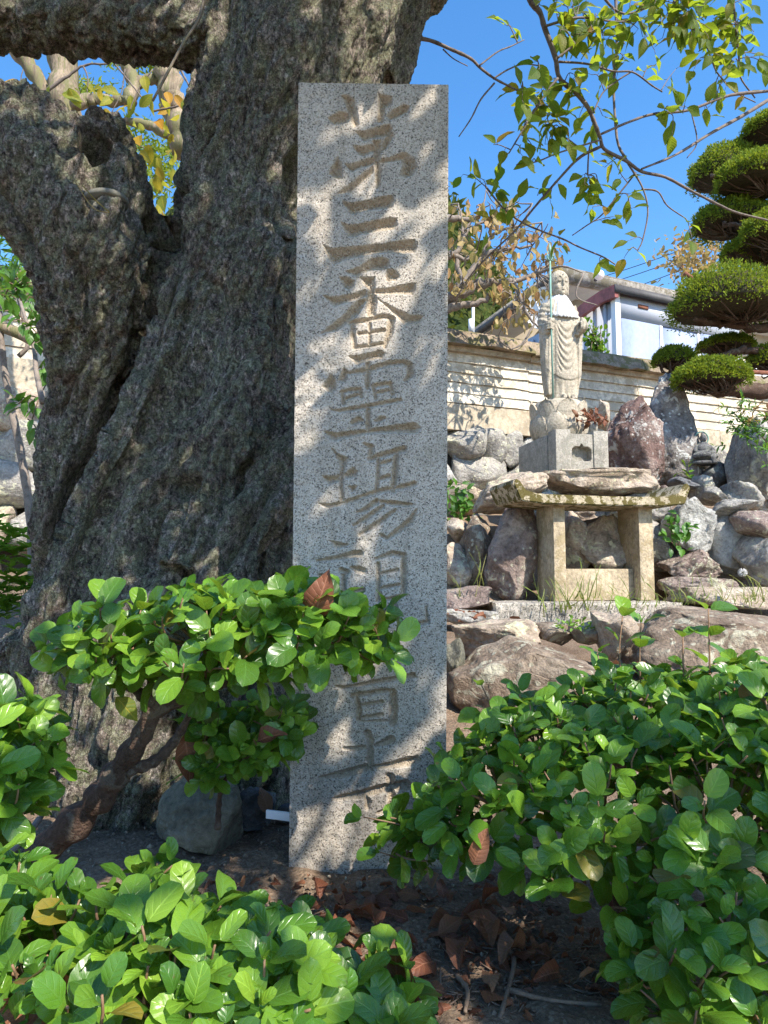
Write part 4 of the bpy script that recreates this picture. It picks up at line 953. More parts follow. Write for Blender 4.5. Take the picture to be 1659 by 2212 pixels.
# the standing figure: one continuous carved mesh
FZ = LZ+.336; FX, FY = .045, .41
def fig(P): P = np.atleast_2d(np.asarray(P, float)); return SL(P*[.80, .84, 1.06]+[FX, FY, FZ])
mb = MB()
def loft(rows, n=40, p=2.4):
    V = []
    for z, xc, hx, yc, hy in rows:
        for j in range(n):
            a = 2*math.pi*j/n; c, s = math.cos(a), math.sin(a)
            V.append((xc+hx*np.sign(c)*abs(c)**(2/p), yc+hy*np.sign(s)*abs(s)**(2/p), z))
    m = len(rows); F = [(i*n+j, i*n+(j+1) % n, (i+1)*n+(j+1) % n, (i+1)*n+j) for i in range(m-1) for j in range(n)]
    F += [tuple(range(n-1, -1, -1)), tuple(range((m-1)*n, m*n))]; return np.array(V), F
body = [(0, .01, .15, .0, .115), (.10, .01, .158, 0, .12), (.20, .012, .165, 0, .13), (.35, .01, .172, 0, .135), (.5, .005, .176, 0, .135), (.62, -.005, .182, 0, .125), (.72, -.01, .185, .0, .115), (.78, -.015, .172, .005, .10), (.825, -.01, .13, .01, .085), (.86, 0, .07, .01, .06), (.90, .005, .055, .005, .055)]
mb.add(*loft(body))
for sx, xo in ((-1, -.165), (1, .155)):
    ef = 1.12 if sx < 0 else .78      # upper arms and sleeves that hang to the shins
    mb.tube(spline([(xo*.82, .01, .78), (xo*1.12, .0, .66), (xo*1.12, -.05, .56), (xo*ef, -.13, .575)], 14), np.linspace(.07, .05, 14), 14)
    mb.add(*loft([(.05, xo*.93, .028, .0, .06), (.2, xo*1.0, .045, -.01, .075), (.4, xo*1.06, .052, -.02, .085), (.58, xo*1.08, .058, -.03, .09), (.66, xo*1.05, .05, -.01, .07)], 24))
head = np.array([.0, -.012, .965])
mb.ell(head+[0, .01, .024], (.106, .100, .098), 4); mb.ell(head+[0, -.012, -.04], (.090, .078, .074), 4)
mb.tube([head+[0, .005, -.05], head+[0, .01, -.14]], .055, 16)
for s in (-1, 1):
    mb.ell(head+[s*.104, .012, -.005], (.012, .024, .042), 3); mb.ell(head+[s*.101, .01, -.055], (.010, .014, .025), 2)
mb.ell(head+[0, -.098, -.012], (.013, .016, .022), 2); mb.tube([head+[0, -.083, .045], head+[0, -.103, -.005]], [.008, .012], 8)
for s in (-1, 1):
    mb.tube(spline([head+[s*.010, -.088, .030], head+[s*.034, -.087, .050], head+[s*.066, -.067, .034]], 8), .007, 6)
    mb.ell(head+[s*.034, -.076, .012], (.023, .014, .012), 2); mb.ell(head+[s*.046, -.060, -.035], (.026, .026, .028), 2)
mb.ell(head+[0, -.088, -.046], (.022, .011, .007), 2); mb.ell(head+[0, -.085, -.059], (.018, .011, .007), 2); mb.ell(head+[0, -.074, -.088], (.022, .02, .016), 2); mb.ell(head+[0, -.092, .062], (.007, .007, .007), 2)
# viewer-left fist round the staff
hl = np.array([-.196, -.140, .585])
mb.ell(hl+[.0, .012, 0], (.040, .034, .042), 3)
for k in range(4):
    z = hl[2]+.028-.020*k; mb.tube(spline([(hl[0]-.030, hl[1]+.0, z), (hl[0]-.014, hl[1]-.034, z), (hl[0]+.022, hl[1]-.034, z-.002), (hl[0]+.034, hl[1]-.008, z-.003)], 8), .0105-.0008*k, 7)
mb.tube(spline([(hl[0]-.01, hl[1]+.0, hl[2]+.04), (hl[0]+.012, hl[1]-.02, hl[2]+.046), (hl[0]+.03, hl[1]-.028, hl[2]+.036)], 6), .011, 7)
# viewer-right hand held out, palm up, fingers round a jewel
hr = np.array([.160, -.160, .585])
mb.ell(hr+[0, .02, -.01], (.040, .036, .046), 3); mb.ell(hr+[.005, -.02, .038], (.034, .03, .036), 3)
for k in range(4):
    x = hr[0]-.028+.019*k; mb.tube(spline([(x, hr[1]-.008, hr[2]-.045), (x+.002, hr[1]-.044, hr[2]-.020), (x+.003, hr[1]-.052, hr[2]+.014), (x+.003, hr[1]-.036, hr[2]+.036+.004*(k in (1, 2)))], 8), .0100, 7)
mb.tube(spline([(hr[0]-.036, hr[1]+.01, hr[2]-.02), (hr[0]-.046, hr[1]-.02, hr[2]+.012), (hr[0]-.034, hr[1]-.038, hr[2]+.036)], 6), .011, 7)
for s, xo in ((-1, -.035), (1, .065)):         # feet
    mb.tube(spline([(xo, -.06, .02), (xo+.004, -.12, .022), (xo+.006, -.155, .016)], 6), [.034, .034, .03, .028, .026, .02], 10)
    for k in range(5): mb.ell((xo-.022+.012*k+.004, -.160+.004*abs(k-2), .012), (.007, .014, .008), 2)
V, N, F = remesh(mb, .0048, 3)
x, y, z = V[:, 0], V[:, 1], V[:, 2]; front = np.clip(-N[:, 1], 0, 1)**.6
d = np.zeros(len(V))
xc = x-.01; cen = smooth01(.115, .07, np.abs(xc))*smooth01(.20, .26, z)*smooth01(.64, .58, z)
d += front*cen*.0065*np.sin((z-3.2*xc*xc*3.2)*2*math.pi/.062)
hem = z-(.155+2.2*(np.abs(x-.02))**2)
d += front*smooth01(-.012, .0, hem)*smooth01(.30, .2, z)*.008-front*.010*np.exp(-(hem/.007)**2)*(np.abs(x) < .15)
sl_m = smooth01(.10, .125, np.abs(x))*smooth01(.04, .09, z)*smooth01(.66, .56, z)
d += sl_m*.0045*np.sin(x*150+z*3+y*50)*front+sl_m*.004*np.sin(y*90+z*4)
low = smooth01(.17, .12, z)*front; d += low*.004*np.sin(x*95)
arm = smooth01(.57, .62, z)*smooth01(.80, .74, z)*smooth01(.10, .14, np.abs(x)); d += arm*.005*np.sin(z*120-np.abs(x)*60)
d += .0012*fbm(V*45, 3)
# eyelid slits
for s in (-1, 1):
    ex = (x-head[0]-s*.034)/.022; ez = (z-head[2]-.006+.006*(1-ex*ex))/.0028; d -= np.where((np.abs(ex) < 1) & (z > .9) & (y < -.05), .006*np.exp(-ez*ez), 0)
statue = thing('buddhist_statue', 'standing carved stone monk statue with shaved head and white bib, on the lotus', 'statue', fig([(0, 0, 0)])[0])
part('body', MB().add(fig(V+N*d[:, None]), F), M['statue'], statue)
# cloth bib: pleated collar laid over the shoulders
nu, nv = 60, 12; V = []
for side in (0, 1):
    for j in range(nv+1):
        t = j/nv
        for i in range(nu+1):
            a = -2.05+4.1*i/nu; ca = math.sin(a); sa = -math.cos(a)
            rx_ = .064+.088*t+.05*t*(abs(ca)**2); ry_ = .066+.062*t
            zz_ = .868-.012*t-(.150+.045*math.cos(a))*t**1.35+.004*math.sin(i*1.7)*t*t+.002*math.sin(i*3.1)
            pl = (.0075*math.sin(a*24+math.sin(a*7)*1.4)+.004*math.sin(a*41))*min(1, .35+t)
            V.append(((rx_+pl+.012-side*.005)*ca, (ry_+pl+.014-side*.005)*sa+.005-.018*max(0, math.cos(a))*t, zz_))
n = (nu+1)*(nv+1); F = []
for j in range(nv):
    for i in range(nu): a = j*(nu+1)+i; F += [(a, a+1, a+nu+2, a+nu+1), (n+a+nu+1, n+a+nu+2, n+a+1, n+a)]
for i in range(nu): F += [(i+1, i, n+i, n+i+1), (nv*(nu+1)+i, nv*(nu+1)+i+1, n+nv*(nu+1)+i+1, n+nv*(nu+1)+i)]
part('bib', MB().add(fig(V), F), M['cloth'], statue)
# staff
stf = thing('ringed_staff', 'green bronze staff with ringed finial held upright by the stone monk', 'staff', fig([(-.180, -.162, .012)])[0])
sx_, sy_ = -.180, -.162
part('pole', MB().tube(fig([(sx_+.004, sy_, .002), (sx_, sy_, .6), (sx_+.003, sy_, 1.10)]), .0075, 8), M['patina'], stf)
rg = [(sx_+.003+.032*math.sin(t)*(1+.0*math.cos(t)), sy_, 1.145-.038*math.cos(t)) for t in np.linspace(0, 2*math.pi, 25)]
part('ring', MB().tube(fig(rg), .0055, 6, False), M['patina'], stf)
for s in (-1, 1):
    rg = [(sx_+.003+s*.030+.015*math.sin(t), sy_+.015*math.cos(t)*.6, 1.125-.017*math.cos(t)) for t in np.linspace(0, 2*math.pi, 15)]
    part('small_ring', MB().tube(fig(rg), .0032, 5, False), M['patina'], stf)
part('finial', MB().tube(fig([(sx_+.003, sy_, 1.10), (sx_+.003, sy_, 1.17), (sx_+.003, sy_, 1.185), (sx_+.004, sy_, 1.205), (sx_+.004, sy_, 1.25)]), [.008, .008, .016, .012, .002], 8), M['patina'], stf)

# dried offerings at the right end of the incense box
df = SL([(.16, .10, .352)])[0]; dr_ = thing('dried_offering', 'withered brown flowers in a pot on the incense box, right of the lotus', 'dried flowers', df)
part('pot', MB().tube([df, df+[0, 0, .05], df+[0, 0, .09]], [.03, .036, .034], 12), M['plinth'], dr_)
st = MB(); lp = []; 
for k in range(26):
    e = df+[0, 0, .08]+unit([RNG.normal(), RNG.normal()*.6, .7])*RNG.uniform(.05, .16); e[2] -= .03
    st.tube(spline([df+[0, 0, .05], df+[0, 0, .11]+.3*(e-df-[0, 0, .1]), e], 6), .0035, 4); lp.append(e)
part('stalks', st, M['rust'], dr_)
part('withered_leaves', leaf_mass(MB(), 'dry', lp*2, rv((52, 3)), rv((52, 3)), RNG.uniform(.03, .07, 52)), M['dry_leaf'], dr_, kind='stuff')
rs = W(1303, 884, 5.95)
solo('rock', rock_at((1288, 862, 1320, 935), 5.85, .2, 77, taper=.5), M['rock_tan'], 'slim tan stone shard standing behind the withered flowers', 'rock')

# ---------------------------------------------------------------- stone altar table
AY = R(12); AB = W(1292, 1298, 4.62)
def AL(P):
    P = np.atleast_2d(np.asarray(P, float)); ca, sa = math.cos(AY), math.sin(AY)
    return np.stack([P[:, 0]*ca-P[:, 1]*sa, P[:, 0]*sa+P[:, 1]*ca, P[:, 2]], 1)+AB
def abox(x0, x1, y0, y1, z0, z1, bev=.006):
    c = AL([((x0+x1)/2, (y0+y1)/2, (z0+z1)/2)])[0]; return MB().box(c, (x1-x0, y1-y0, z1-z0), AY, bev)
altar = thing('stone_altar', 'small weathered stone altar table with upturned mossy top on two square legs', 'altar table', AB)
def leg(x0, x1):
    mb = abox(x0, x1, 0, .27, 0, .645, .008); return mb
part('leg', leg(-.312, -.226), M['altar'], altar, smooth='auto'); part('leg', leg(.322, .43), M['altar'], altar, smooth='auto')
part('panel', abox(-.224, .320, .08, .17, 0, .215, .006), M['altar'], altar, smooth='auto')
pf = [(-.61, .715), (-.635, .765), (-.625, .795), (-.595, .797), (-.575, .770), (-.545, .727), (-.47, .705), (-.3, .700), (0, .698), (.3, .700), (.50, .706), (.575, .730), (.605, .772), (.625, .800), (.655, .797), (.665, .768), (.64, .715), (.62, .655), (.45, .637), (0, .634), (-.42, .637), (-.585, .655)]
bm = bmesh.new(); y0, y1 = -.10, .34
a = [bm.verts.new(AL([(x, y0, z)])[0]) for x, z in pf]; b = [bm.verts.new(AL([(x, y1, z)])[0]) for x, z in pf]; n = len(pf)
fs = [bm.faces.new(a[::-1]), bm.faces.new(b)]+[bm.faces.new((a[(i+1) % n], a[i], b[i], b[(i+1) % n])) for i in range(n)]
bmesh.ops.recalc_face_normals(bm, faces=bm.faces); bmesh.ops.bevel(bm, geom=[e for e in bm.edges if e.calc_face_angle(0) > .9], offset=.008, segments=2, affect='EDGES')
bm.verts.index_update(); tv = np.array([v.co[:] for v in bm.verts]); tf_ = [tuple(v.index for v in f.verts) for f in bm.faces]; bm.free()
part('tabletop', MB().add(tv, tf_), M['altar_top'], altar, smooth='auto')

# granite kerb the altar stands behind
KB = W(1274, 1302, 4.42)
nxk, nzk = 160, 22; V = []; xk = np.linspace(-.61, .61, nxk)
kd = [(.0, -.16), (.0, -.11), (.0, -.06), (.0, -.012), (.012, .0), (.10, .002), (.25, .002)]
kx, kz = np.meshgrid(np.linspace(-.61, .61, 150), np.linspace(0, 1, 26))
ky = np.where(kz < .5, 0, (kz-.5)*2*.34); kzz = np.where(kz < .5, -.15+kz*2*.15, 0)
P = np.stack([kx.ravel(), ky.ravel(), kzz.ravel()], 1); nn = fbm(P*28, 4)*.009+fbm(P*9, 2)*.006
P[:, 1] += np.where(kz.ravel() < .5, nn, nn*.2); P[:, 2] += np.where(kz.ravel() >= .46, nn*.5, 0)
ii = np.arange(25)[:, None]*150+np.arange(149)[None]
P = np.stack([P[:, 0]*math.cos(R(3))-P[:, 1]*math.sin(R(3)), P[:, 0]*math.sin(R(3))+P[:, 1]*math.cos(R(3)), P[:, 2]], 1)+KB
mbk = MB().add(P, np.stack([ii, ii+1, ii+151, ii+150], -1).reshape(-1, 4))
mbk.box(KB+[0, .19, -.09], (1.215, .33, .165), R(3))
solo('granite_kerb', mbk, M['granite2'], 'rough hewn granite block lying across the foot of the stone altar', 'kerb stone')

# little seated figure on its rock
sb = W(1521, 1004, 6.2); seat = thing('seated_figure', 'small blue-grey seated deity with halo on a dark rock', 'statue', sb)
def sf(P): return np.atleast_2d(np.asarray(P, float))+sb
mb = MB(); mb.add(*loft([(.0, 0, .12, 0, .09), (.02, 0, .125, 0, .095), (.03, 0, .11, 0, .08)], 20)); part('base', MB().add(sf(mb.V[0]), [tuple(int(i) for i in f) for ff in mb.F for f in ff]), M['rock_dark'], seat)
mb = MB(); mb.ell((0, 0, .06), (.095, .075, .035), 3); mb.tube(spline([(-.10, -.02, .075), (-.05, -.08, .08), (.02, -.08, .082)], 8), .026, 10); mb.tube(spline([(.10, -.02, .075), (.05, -.07, .06), (.055, -.085, .0)], 8), .026, 10)
mb.add(*loft([(.05, 0, .055, .01, .045), (.12, 0, .052, .01, .042), (.17, 0, .066, .01, .042), (.20, 0, .045, .01, .035), (.215, 0, .02, .01, .02)], 20))
for s in (-1, 1): mb.tube(spline([(s*.06, .01, .18), (s*.082, -.01, .13), (s*.06, -.05, .105), (s*.015, -.062, .105)], 10), .019, 8)
mb.ell((0, -.005, .245), (.031, .033, .038), 3); mb.ell((0, .005, .285), (.016, .016, .018), 2); mb.ell((0, -.036, .242), (.006, .008, .009), 2)
V, N, F = remesh(mb, .006, 2); part('body', MB().add(sf(V), F), M['rock_dark'], seat)
rg = [(.062*math.sin(t), .03, .25+.062*math.cos(t)) for t in np.linspace(0, 2*math.pi, 25)]
part('halo', MB().tube(sf(rg), .007, 6, False), M['patina'], seat)

# white plastic strip near the pillar foot
a, b = W(576, 1752, 1.42), W(640, 1772, 1.40)
solo('plastic_strip', MB().box((a+b)/2, (np.linalg.norm(b-a), .006, .017), math.atan2((b-a)[1], (b-a)[0]), .0015), M['white_plastic'], 'white plastic strip stuck beside the foot of the granite pillar', 'plastic strip', smooth='auto')

# ---------------------------------------------------------------- shrubs with round glossy leaves
UP = np.array([0, 0, 1.0]); TOCAM = np.array([0, -1.0, .25])
def inside(p, blobs, k=.86):
    return any((((p-c)/r)**2).sum() < k*k for c, r in blobs)
def shrub(name_label, base, blobs, nshoot, size, woody, sprigs=(), fill=350, seedv=0, flat=0.0, keep=None):
    rg = np.random.default_rng(seedv)
    root = thing('shrub', name_label, 'shrub', base, 'round-leaved shrubs around the pillar')
    stems = MB(); L = []                                  # leaves: pos, along, normal, size
    area = np.array([r[0]*r[1]+r[0]*r[2]+r[1]*r[2] for c, r in blobs]); area = area/area.sum()
    tips = []
    tries = 0
    while len(tips) < nshoot and tries < nshoot*40:
        tries += 1
        c, r = blobs[rg.choice(len(blobs), p=area)]; dv = unit(rg.normal(size=3))
        if dv[2] < -.55 or (dv[1] > .5 and rg.random() < .5): continue
        p = c+dv*r*rg.uniform(.82, 1.04)
        if inside(p, [b for b in blobs if b[0] is not c]): continue
        if p[2] < gz(p[0], p[1])+.03: continue
        if keep is not None and not keep(p): continue
        if any(((p-t[0])**2).sum() < (size*.50)**2 for t in tips): continue
        o = unit(unit(dv/r)*1.0+UP*.55+rg.normal(size=3)*.30+TOCAM*.15); tips.append((p, o, c))
    for p, o in sprigs: tips.append((np.asarray(p), unit(o), None))
    def shoot(p, o, c, young):
        ln = size*rg.uniform(.9, 1.5) if c is not None else size*rg.uniform(2.2, 2.8)
        b = p-o*ln; npair = 3 if c is not None else 3
        root_pt = b if c is None else b-unit(b-c+1e-6)*size*.7
        bend = spline([root_pt, b, b+o*ln*.5+rg.normal(size=3)*.003, p], 8)
        stems.tube(bend, np.linspace(.0022, .0012, 8), 5)
        ax = unit(np.cross(o, rg.normal(size=3))); s0 = size*rg.uniform(.85, 1.15)
        for k in range(npair):
            f = 1-k/npair if c is not None else 1-k*.42
            q = b+(p-b)*f
            ay = np.cross(o, ax); a = ax if k % 2 == 0 else ay
            sc = s0*(.60+.25*rg.random() if k == 0 and rg.random() < .3 else .85+.25*rg.random())
            for s in (-1, 1):
                lift = rg.uniform(.25, .9) if k == 0 else rg.uniform(.05, .6)
                al = unit(s*a+o*lift+rg.normal(size=3)*.16+UP*.05)
                nr = unit(o*.8-s*a*lift*.7+UP*.35+TOCAM*.22+rg.normal(size=3)*.22)
                L.append((q+al*.006, al, nr, sc*rg.uniform(.68, 1.12), 1 if c is not None else 2))
        if rg.random() < .45:
            for s in (-1, 1): L.append((p, unit(o+s*ax*.4), unit(-s*ax+o*.2), s0*rg.uniform(.3, .45), 1))
    for p, o, c in tips: shoot(p, o, c, False)
    # leaves of the inner layers
    for k in range(fill):
        c, r = blobs[rg.choice(len(blobs), p=area)]; dv = unit(rg.normal(size=3)); p = c+dv*r*rg.uniform(.35, .85)
        if p[2] < gz(p[0], p[1])+.015: continue
        if keep is not None and not keep(p): continue
        L.append((p, unit(dv+rg.normal(size=3)*.7), unit(dv*.5+UP*.6+rg.normal(size=3)*.5), size*rg.uniform(.7, 1.05), 0))
    # the largest in view as single leaves
    P = np.array([l[0] for l in L]); dist = np.linalg.norm(P-[0, 0, CAMZ], axis=1)
    px, py, f = proj(P); inn = (px > -60) & (px < 1720) & (py > -60) & (py < 2280) & (f > 0)
    score = np.array([l[3] for l in L])/dist*np.array([(.55, 1, 1.3)[l[4]] for l in L])*np.where(inn, 1, .01)
    order = np.argsort(-score); single = set(order[:298].tolist()); rest = [i for i in range(len(L)) if i not in single]
    for i in sorted(single):
        p, al, nr, sc, _ = L[i]; rr_ = rg.random(); inst('leaf', leaf_mesh('shrub', int(rg.integers(6)), 'old_leaf' if rr_ < .035 else ('young_leaf' if rr_ < .16 and L[i][4] else 'shrub_leaf')), root, p, basis(al, nr), sc)
    if rest:
        part('inner_leaves', leaf_mass(MB(), 'shrub', [L[i][0] for i in rest], [L[i][1] for i in rest], [L[i][2] for i in rest], [L[i][3] for i in rest]), M['shrub_leaf'], root, kind='stuff')
    part('shoots', stems, M['young_stem'], root, kind='stuff')
    for pts, r0, r1 in woody:
        n = 26; Q = spline(pts, n); rad = np.linspace(r0, r1, n)*(1+.14*np.sin(np.arange(n)*1.9)+.1*rg.normal(size=n))
        V, F = tube(Q, rad, 14); V = V+.10*r0*fbm(V*70, 3)[:, None]*unit([1, 1, 1])
        part('branch', MB().add(V, F), M['shrub_bark'], root)
    return root
def E(px, py, d, rx, ry, rz): return (W(px, py, d), np.array([rx, ry, rz]))
# pruned shrub that reaches across the pillar
A = [E(440, 1402, 1.12, .15, .12, .098), E(255, 1400, 1.10, .105, .10, .07), E(640, 1365, 1.12, .125, .09, .075), E(780, 1378, 1.14, .07, .06, .06)]
woodA = [([W(80, 1850, 1.2), W(200, 1740, 1.19), W(265, 1650, 1.17), W(320, 1560, 1.15), W(345, 1450, 1.13)], .026, .014),
         ([W(270, 1668, 1.17), W(340, 1640, 1.2), W(390, 1580, 1.22), W(440, 1480, 1.18)], .011, .006), ([W(330, 1540, 1.15), W(450, 1490, 1.14), W(600, 1430, 1.14), W(760, 1400, 1.14)], .011, .004), ([W(330, 1520, 1.14), W(250, 1460, 1.12), W(150, 1430, 1.1)], .010, .004)]
shrub('clipped round-leaved shrub whose flat crown crosses in front of the pillar, left side', W(80, 1850, 1.2), A, 92, .047, woodA, fill=150, seedv=11)
# lower tuft behind its trunk
B2 = [E(540, 1600, 1.30, .085, .06, .06), E(470, 1650, 1.28, .05, .05, .035), E(600, 1555, 1.28, .055, .05, .04), E(440, 1570, 1.28, .04, .04, .04)]
shrub('small low shrub tuft above the round olive boulder, left of the pillar', W(470, 1760, 1.3), B2, 34, .042, [([W(470, 1790, 1.32), W(480, 1700, 1.31), W(530, 1620, 1.3)], .006, .003)], fill=90, seedv=12)
# left edge clump
C2 = [E(8, 1655, .95, .066, .08, .080), E(50, 1600, 1.0, .044, .05, .045), E(-60, 1720, .95, .09, .09, .08)]
shrub('shrub clump cut off by the left edge of the photo', W(-40, 1900, 1.0), C2, 44, .047, [([W(-60, 1980, 1.0), W(-20, 1800, .98), W(20, 1650, .96)], .012, .006)], fill=120, seedv=13)
# foreground left
D2 = [E(330, 2085, .80, .115, .11, .075), E(120, 2120, .74, .11, .10, .09), E(560, 2130, .80, .10, .10, .072), E(-60, 2080, .78, .10, .12, .10), E(760, 2190, .78, .075, .08, .06), E(380, 2210, .68, .16, .09, .09), E(700, 2330, .70, .12, .10, .08), E(330, 1950, .90, .04, .05, .05)]
shrub('nearest shrub filling the lower left corner of the photo', W(330, 2350, .85)*[1, 1, 0], D2, 195, .041, [([W(300, 2500, .85), W(320, 2250, .84), W(330, 2080, .82)], .012, .005)], fill=260, seedv=14,
      keep=lambda p: not (proj(p)[0][0] > 930))
# right-hand hedge
E2 = [E(1180, 1640, 1.14, .125, .13, .105), E(1400, 1600, 1.18, .17, .16, .12), E(1640, 1600, 1.15, .17, .17, .13), E(1075, 1745, 1.06, .085, .10, .10), E(1300, 1790, 1.02, .15, .13, .125), E(1560, 1820, .98, .17, .15, .15), E(1580, 2020, .88, .125, .12, .12), E(1480, 2120, .82, .075, .08, .075), E(1660, 2160, .82, .13, .10, .1), E(900, 1790, 1.12, .06, .05, .062), E(950, 1690, 1.14, .05, .05, .05), E(1720, 1760, 1.05, .2, .2, .2)]
def keepE(p):
    x, y, f = proj(p); x = x[0]; y = y[0]
    if y > 1985 and x < 1300: return False
    if y > 1890 and x < 900: return False
    if y < 1610 and x < 945: return False
    return not (x < 930 and y < 1765)
spr = [(W(1345, 1330, 1.2), UP+[.05, 0, 0]), (W(1385, 1345, 1.2), UP+[.05, 0, .0]), (W(1530, 1315, 1.2), UP+[.02, 0, 0]), (W(1475, 1375, 1.22), UP), (W(1290, 1410, 1.2), UP+[-.2, 0, 0]), (W(1115, 1480, 1.2), UP+[-.3, -.1, 0]), (W(1040, 1480, 1.2), UP+[-.4, 0, 0]), (W(785, 1765, 1.1), [-1, 0, .25]), (W(820, 1840, 1.1), [-.6, -.2, .3])]
shrub('wide leafy hedge shrub filling the right side below the boulders', W(1450, 2100, 1.05)*[1, 1, 0], E2, 370, .043, [([W(1350, 2100, 1.1), W(1330, 1900, 1.1), W(1280, 1700, 1.12)], .012, .005), ([W(1450, 2100, 1.1), W(1560, 1900, 1.08), W(1640, 1700, 1.12)], .012, .005)], sprigs=spr, fill=520, seedv=15, keep=keepE)
# plants at the left foot of the tree
def leafy(name, label, cat, base, stemsP, leaves, kind, mat, smat, single=False, r=.003):
    """leaves: list of (pos, along, normal, size)"""
    t = thing(name, label, cat, base); s = MB()
    for q in stemsP:
        n = max(6, len(q)*3); s.tube(spline(q, n), np.linspace(r, r*.5, n), 5)
    if stemsP: part('stem', s, M[smat], t)
    sg = leaves[:298] if single else []
    for p, a, nn, sc in sg: inst('leaf', leaf_mesh(kind, int(RNG.integers(len(LEAF[kind]))), mat), t, p, basis(a, nn), sc)
    rest = leaves[len(sg):]
    if rest: part('leaf_mass', leaf_mass(MB(), kind, *[np.array([l[i] for l in rest]) for i in range(4)]), M[mat], t, kind='stuff')
    return t
def tuft(c, r, n, size, up=.6):
    o = []
    for k in range(n):
        dv = unit(rv()); dv[2] = abs(dv[2])*.9+dv[2]*.1; p = c+dv*r*RNG.uniform(.5, 1.0)
        o.append((p, unit(dv+rv()*.5), unit(UP*up+dv*.4+rv()*.4), size*RNG.uniform(.7, 1.2)))
    return o
# azalea, bottom left behind the trunk
lv = []
for k in range(110):
    c = W(RNG.uniform(-60, 66), RNG.uniform(1150, 1330), 2.35)+rv()*.03
    for j in range(7): a = j*.9; lv.append((c, unit([math.cos(a), math.sin(a), .45]), unit(UP+rv()*.15), RNG.uniform(.045, .07)))
leafy('azalea_bush', 'bright green little azalea at the left edge behind the tree root', 'bush', W(20, 1320, 2.35), [], lv, 'narrow', 'bright_leaf', 'twig')
# sapling with paired leaflets at the left edge
t = thing('sapling', 'slender grey sapling with compound leaves in front of the rubble wall, left of the tree', 'sapling', W(72, 1260, 2.9))
part('stem', MB().tube(spline([W(72, 1262, 2.9), W(66, 1120, 2.9), W(45, 980, 2.9), (W(22, 870, 2.9)), W(6, 770, 2.9), W(-4, 640, 2.9)], 30), np.linspace(.020, .012, 30)*(1+.08*np.sin(np.arange(30)*2.2)), 10), M['twig_gray'], t)
part('stem', MB().tube(spline([W(40, 770, 3.0), W(60, 745, 3.0), W(50, 690, 3.0), W(34, 620, 3.0)], 12), np.linspace(.011, .007, 12), 8), M['twig_gray'], t)
part('stem', MB().tube(spline([W(92, 870, 2.6), W(78, 800, 2.7), W(72, 745, 2.8), W(40, 640, 3.0)], 12), np.linspace(.012, .007, 12), 8), M['twig_gray'], t)
part('broken_branch', MB().tube(spline([W(-40, 690, 2.9), W(30, 716, 2.9), W(70, 735, 2.9), W(100, 752, 2.85)], 14), np.linspace(.024, .026, 14), 10), M['pale_bark'], t)
for (x0, y0, x1, y1) in ((30, 690, 80, 720), (46, 650, 20, 610), (50, 690, 10, 672), (80, 800, 104, 790), (60, 890, 30, 858), (86, 860, 40, 872), (100, 830, 70, 905), (95, 780, 110, 820), (20, 640, 70, 610), (66, 745, 98, 730), (60, 905, 92, 960), (10, 640, 40, 600)):
    a, b = W(x0, y0, 2.75), W(x1, y1, 2.7); rb = part('twig', MB().tube(spline([a, (a+b)/2+[0, 0, .02], b], 8), .0028, 5), M['twig'], t)
    for k, f in enumerate((.35, .35, .68, .68, 1.0)):
        s = 1 if k % 2 else -1; al = unit((b-a)*(1 if f == 1 else .5)+np.cross(unit(b-a), [0, 1, 0])*s*(0 if f == 1 else .08)+[0, 0, -.02])
        inst('leaf', leaf_mesh('cherry', int(RNG.integers(5)), 'ivy'), rb, a+(b-a)*f, basis(al, UP+[0, -.4, 0]+rv()*.2), RNG.uniform(.055, .075))
# bright fern-like sprig beside the trunk
leafy('seedling', 'yellow-green seedling growing against the left flank of the trunk', 'seedling', W(90, 750, 2.4), [[W(95, 770, 2.4), W(92, 690, 2.4)]], tuft(W(90, 715, 2.4), np.array([.04, .04, .07]), 60, .03), 'small', 'bright_leaf', 'twig')
# ivy by the pillar, creeper by the altar, camellia behind the wall, nandina at the right edge
leafy('ivy', 'green ivy creeping over the rubble just right of the pillar', 'ivy', W(985, 1120, 5.6), [], [(W(RNG.uniform(940, 1018), RNG.uniform(1050, 1118), 5.6)+rv()*.03, unit(rv()+[0, 0, -.4]), unit(rv()*.4+[0, -1, .6]), RNG.uniform(.05, .09)) for k in range(110)], 'cherry', 'ivy', 'twig')
leafy('creeper', 'small heart-leaved creeper growing right of the altar top', 'creeper', W(1465, 1185, 4.85), [[W(1465, 1190, 4.85), W(1450, 1140, 4.8), W(1440, 1110, 4.75)], [W(1465, 1190, 4.85), W(1475, 1130, 4.78)]], [(W(RNG.normal(1462, 16), RNG.uniform(1112, 1182), 4.72)+rv()*.02, unit(rv()*.6+[0, -.3, -.5]), unit(rv()*.3+[0, -.8, .9]), RNG.uniform(.05, .085)) for k in range(46)], 'cherry', 'ivy', 'twig', single=True)
lv = []; stp = []
for k in range(9):
    x = RNG.uniform(1262, 1320); top = W(x+RNG.uniform(-15, 28), RNG.uniform(662, 735), 9.2); bt = W(1285+RNG.uniform(-14, 14), 800, 9.2); stp.append([bt, (bt+top)/2+rv()*.04, top])
    for j in range(26): f = RNG.uniform(.2, 1); lv.append((bt+(top-bt)*f+rv()*.05, unit(rv()+[0, 0, .1]), unit(UP+rv()*.6+[0, -.6, 0]), RNG.uniform(.07, .11)))
leafy('camellia', 'dark glossy camellia growing between the wall and the metal shed', 'bush', W(1290, 800, 9.2), stp, lv, 'cherry', 'shrub_leaf', 'twig', r=.012)
lv = []
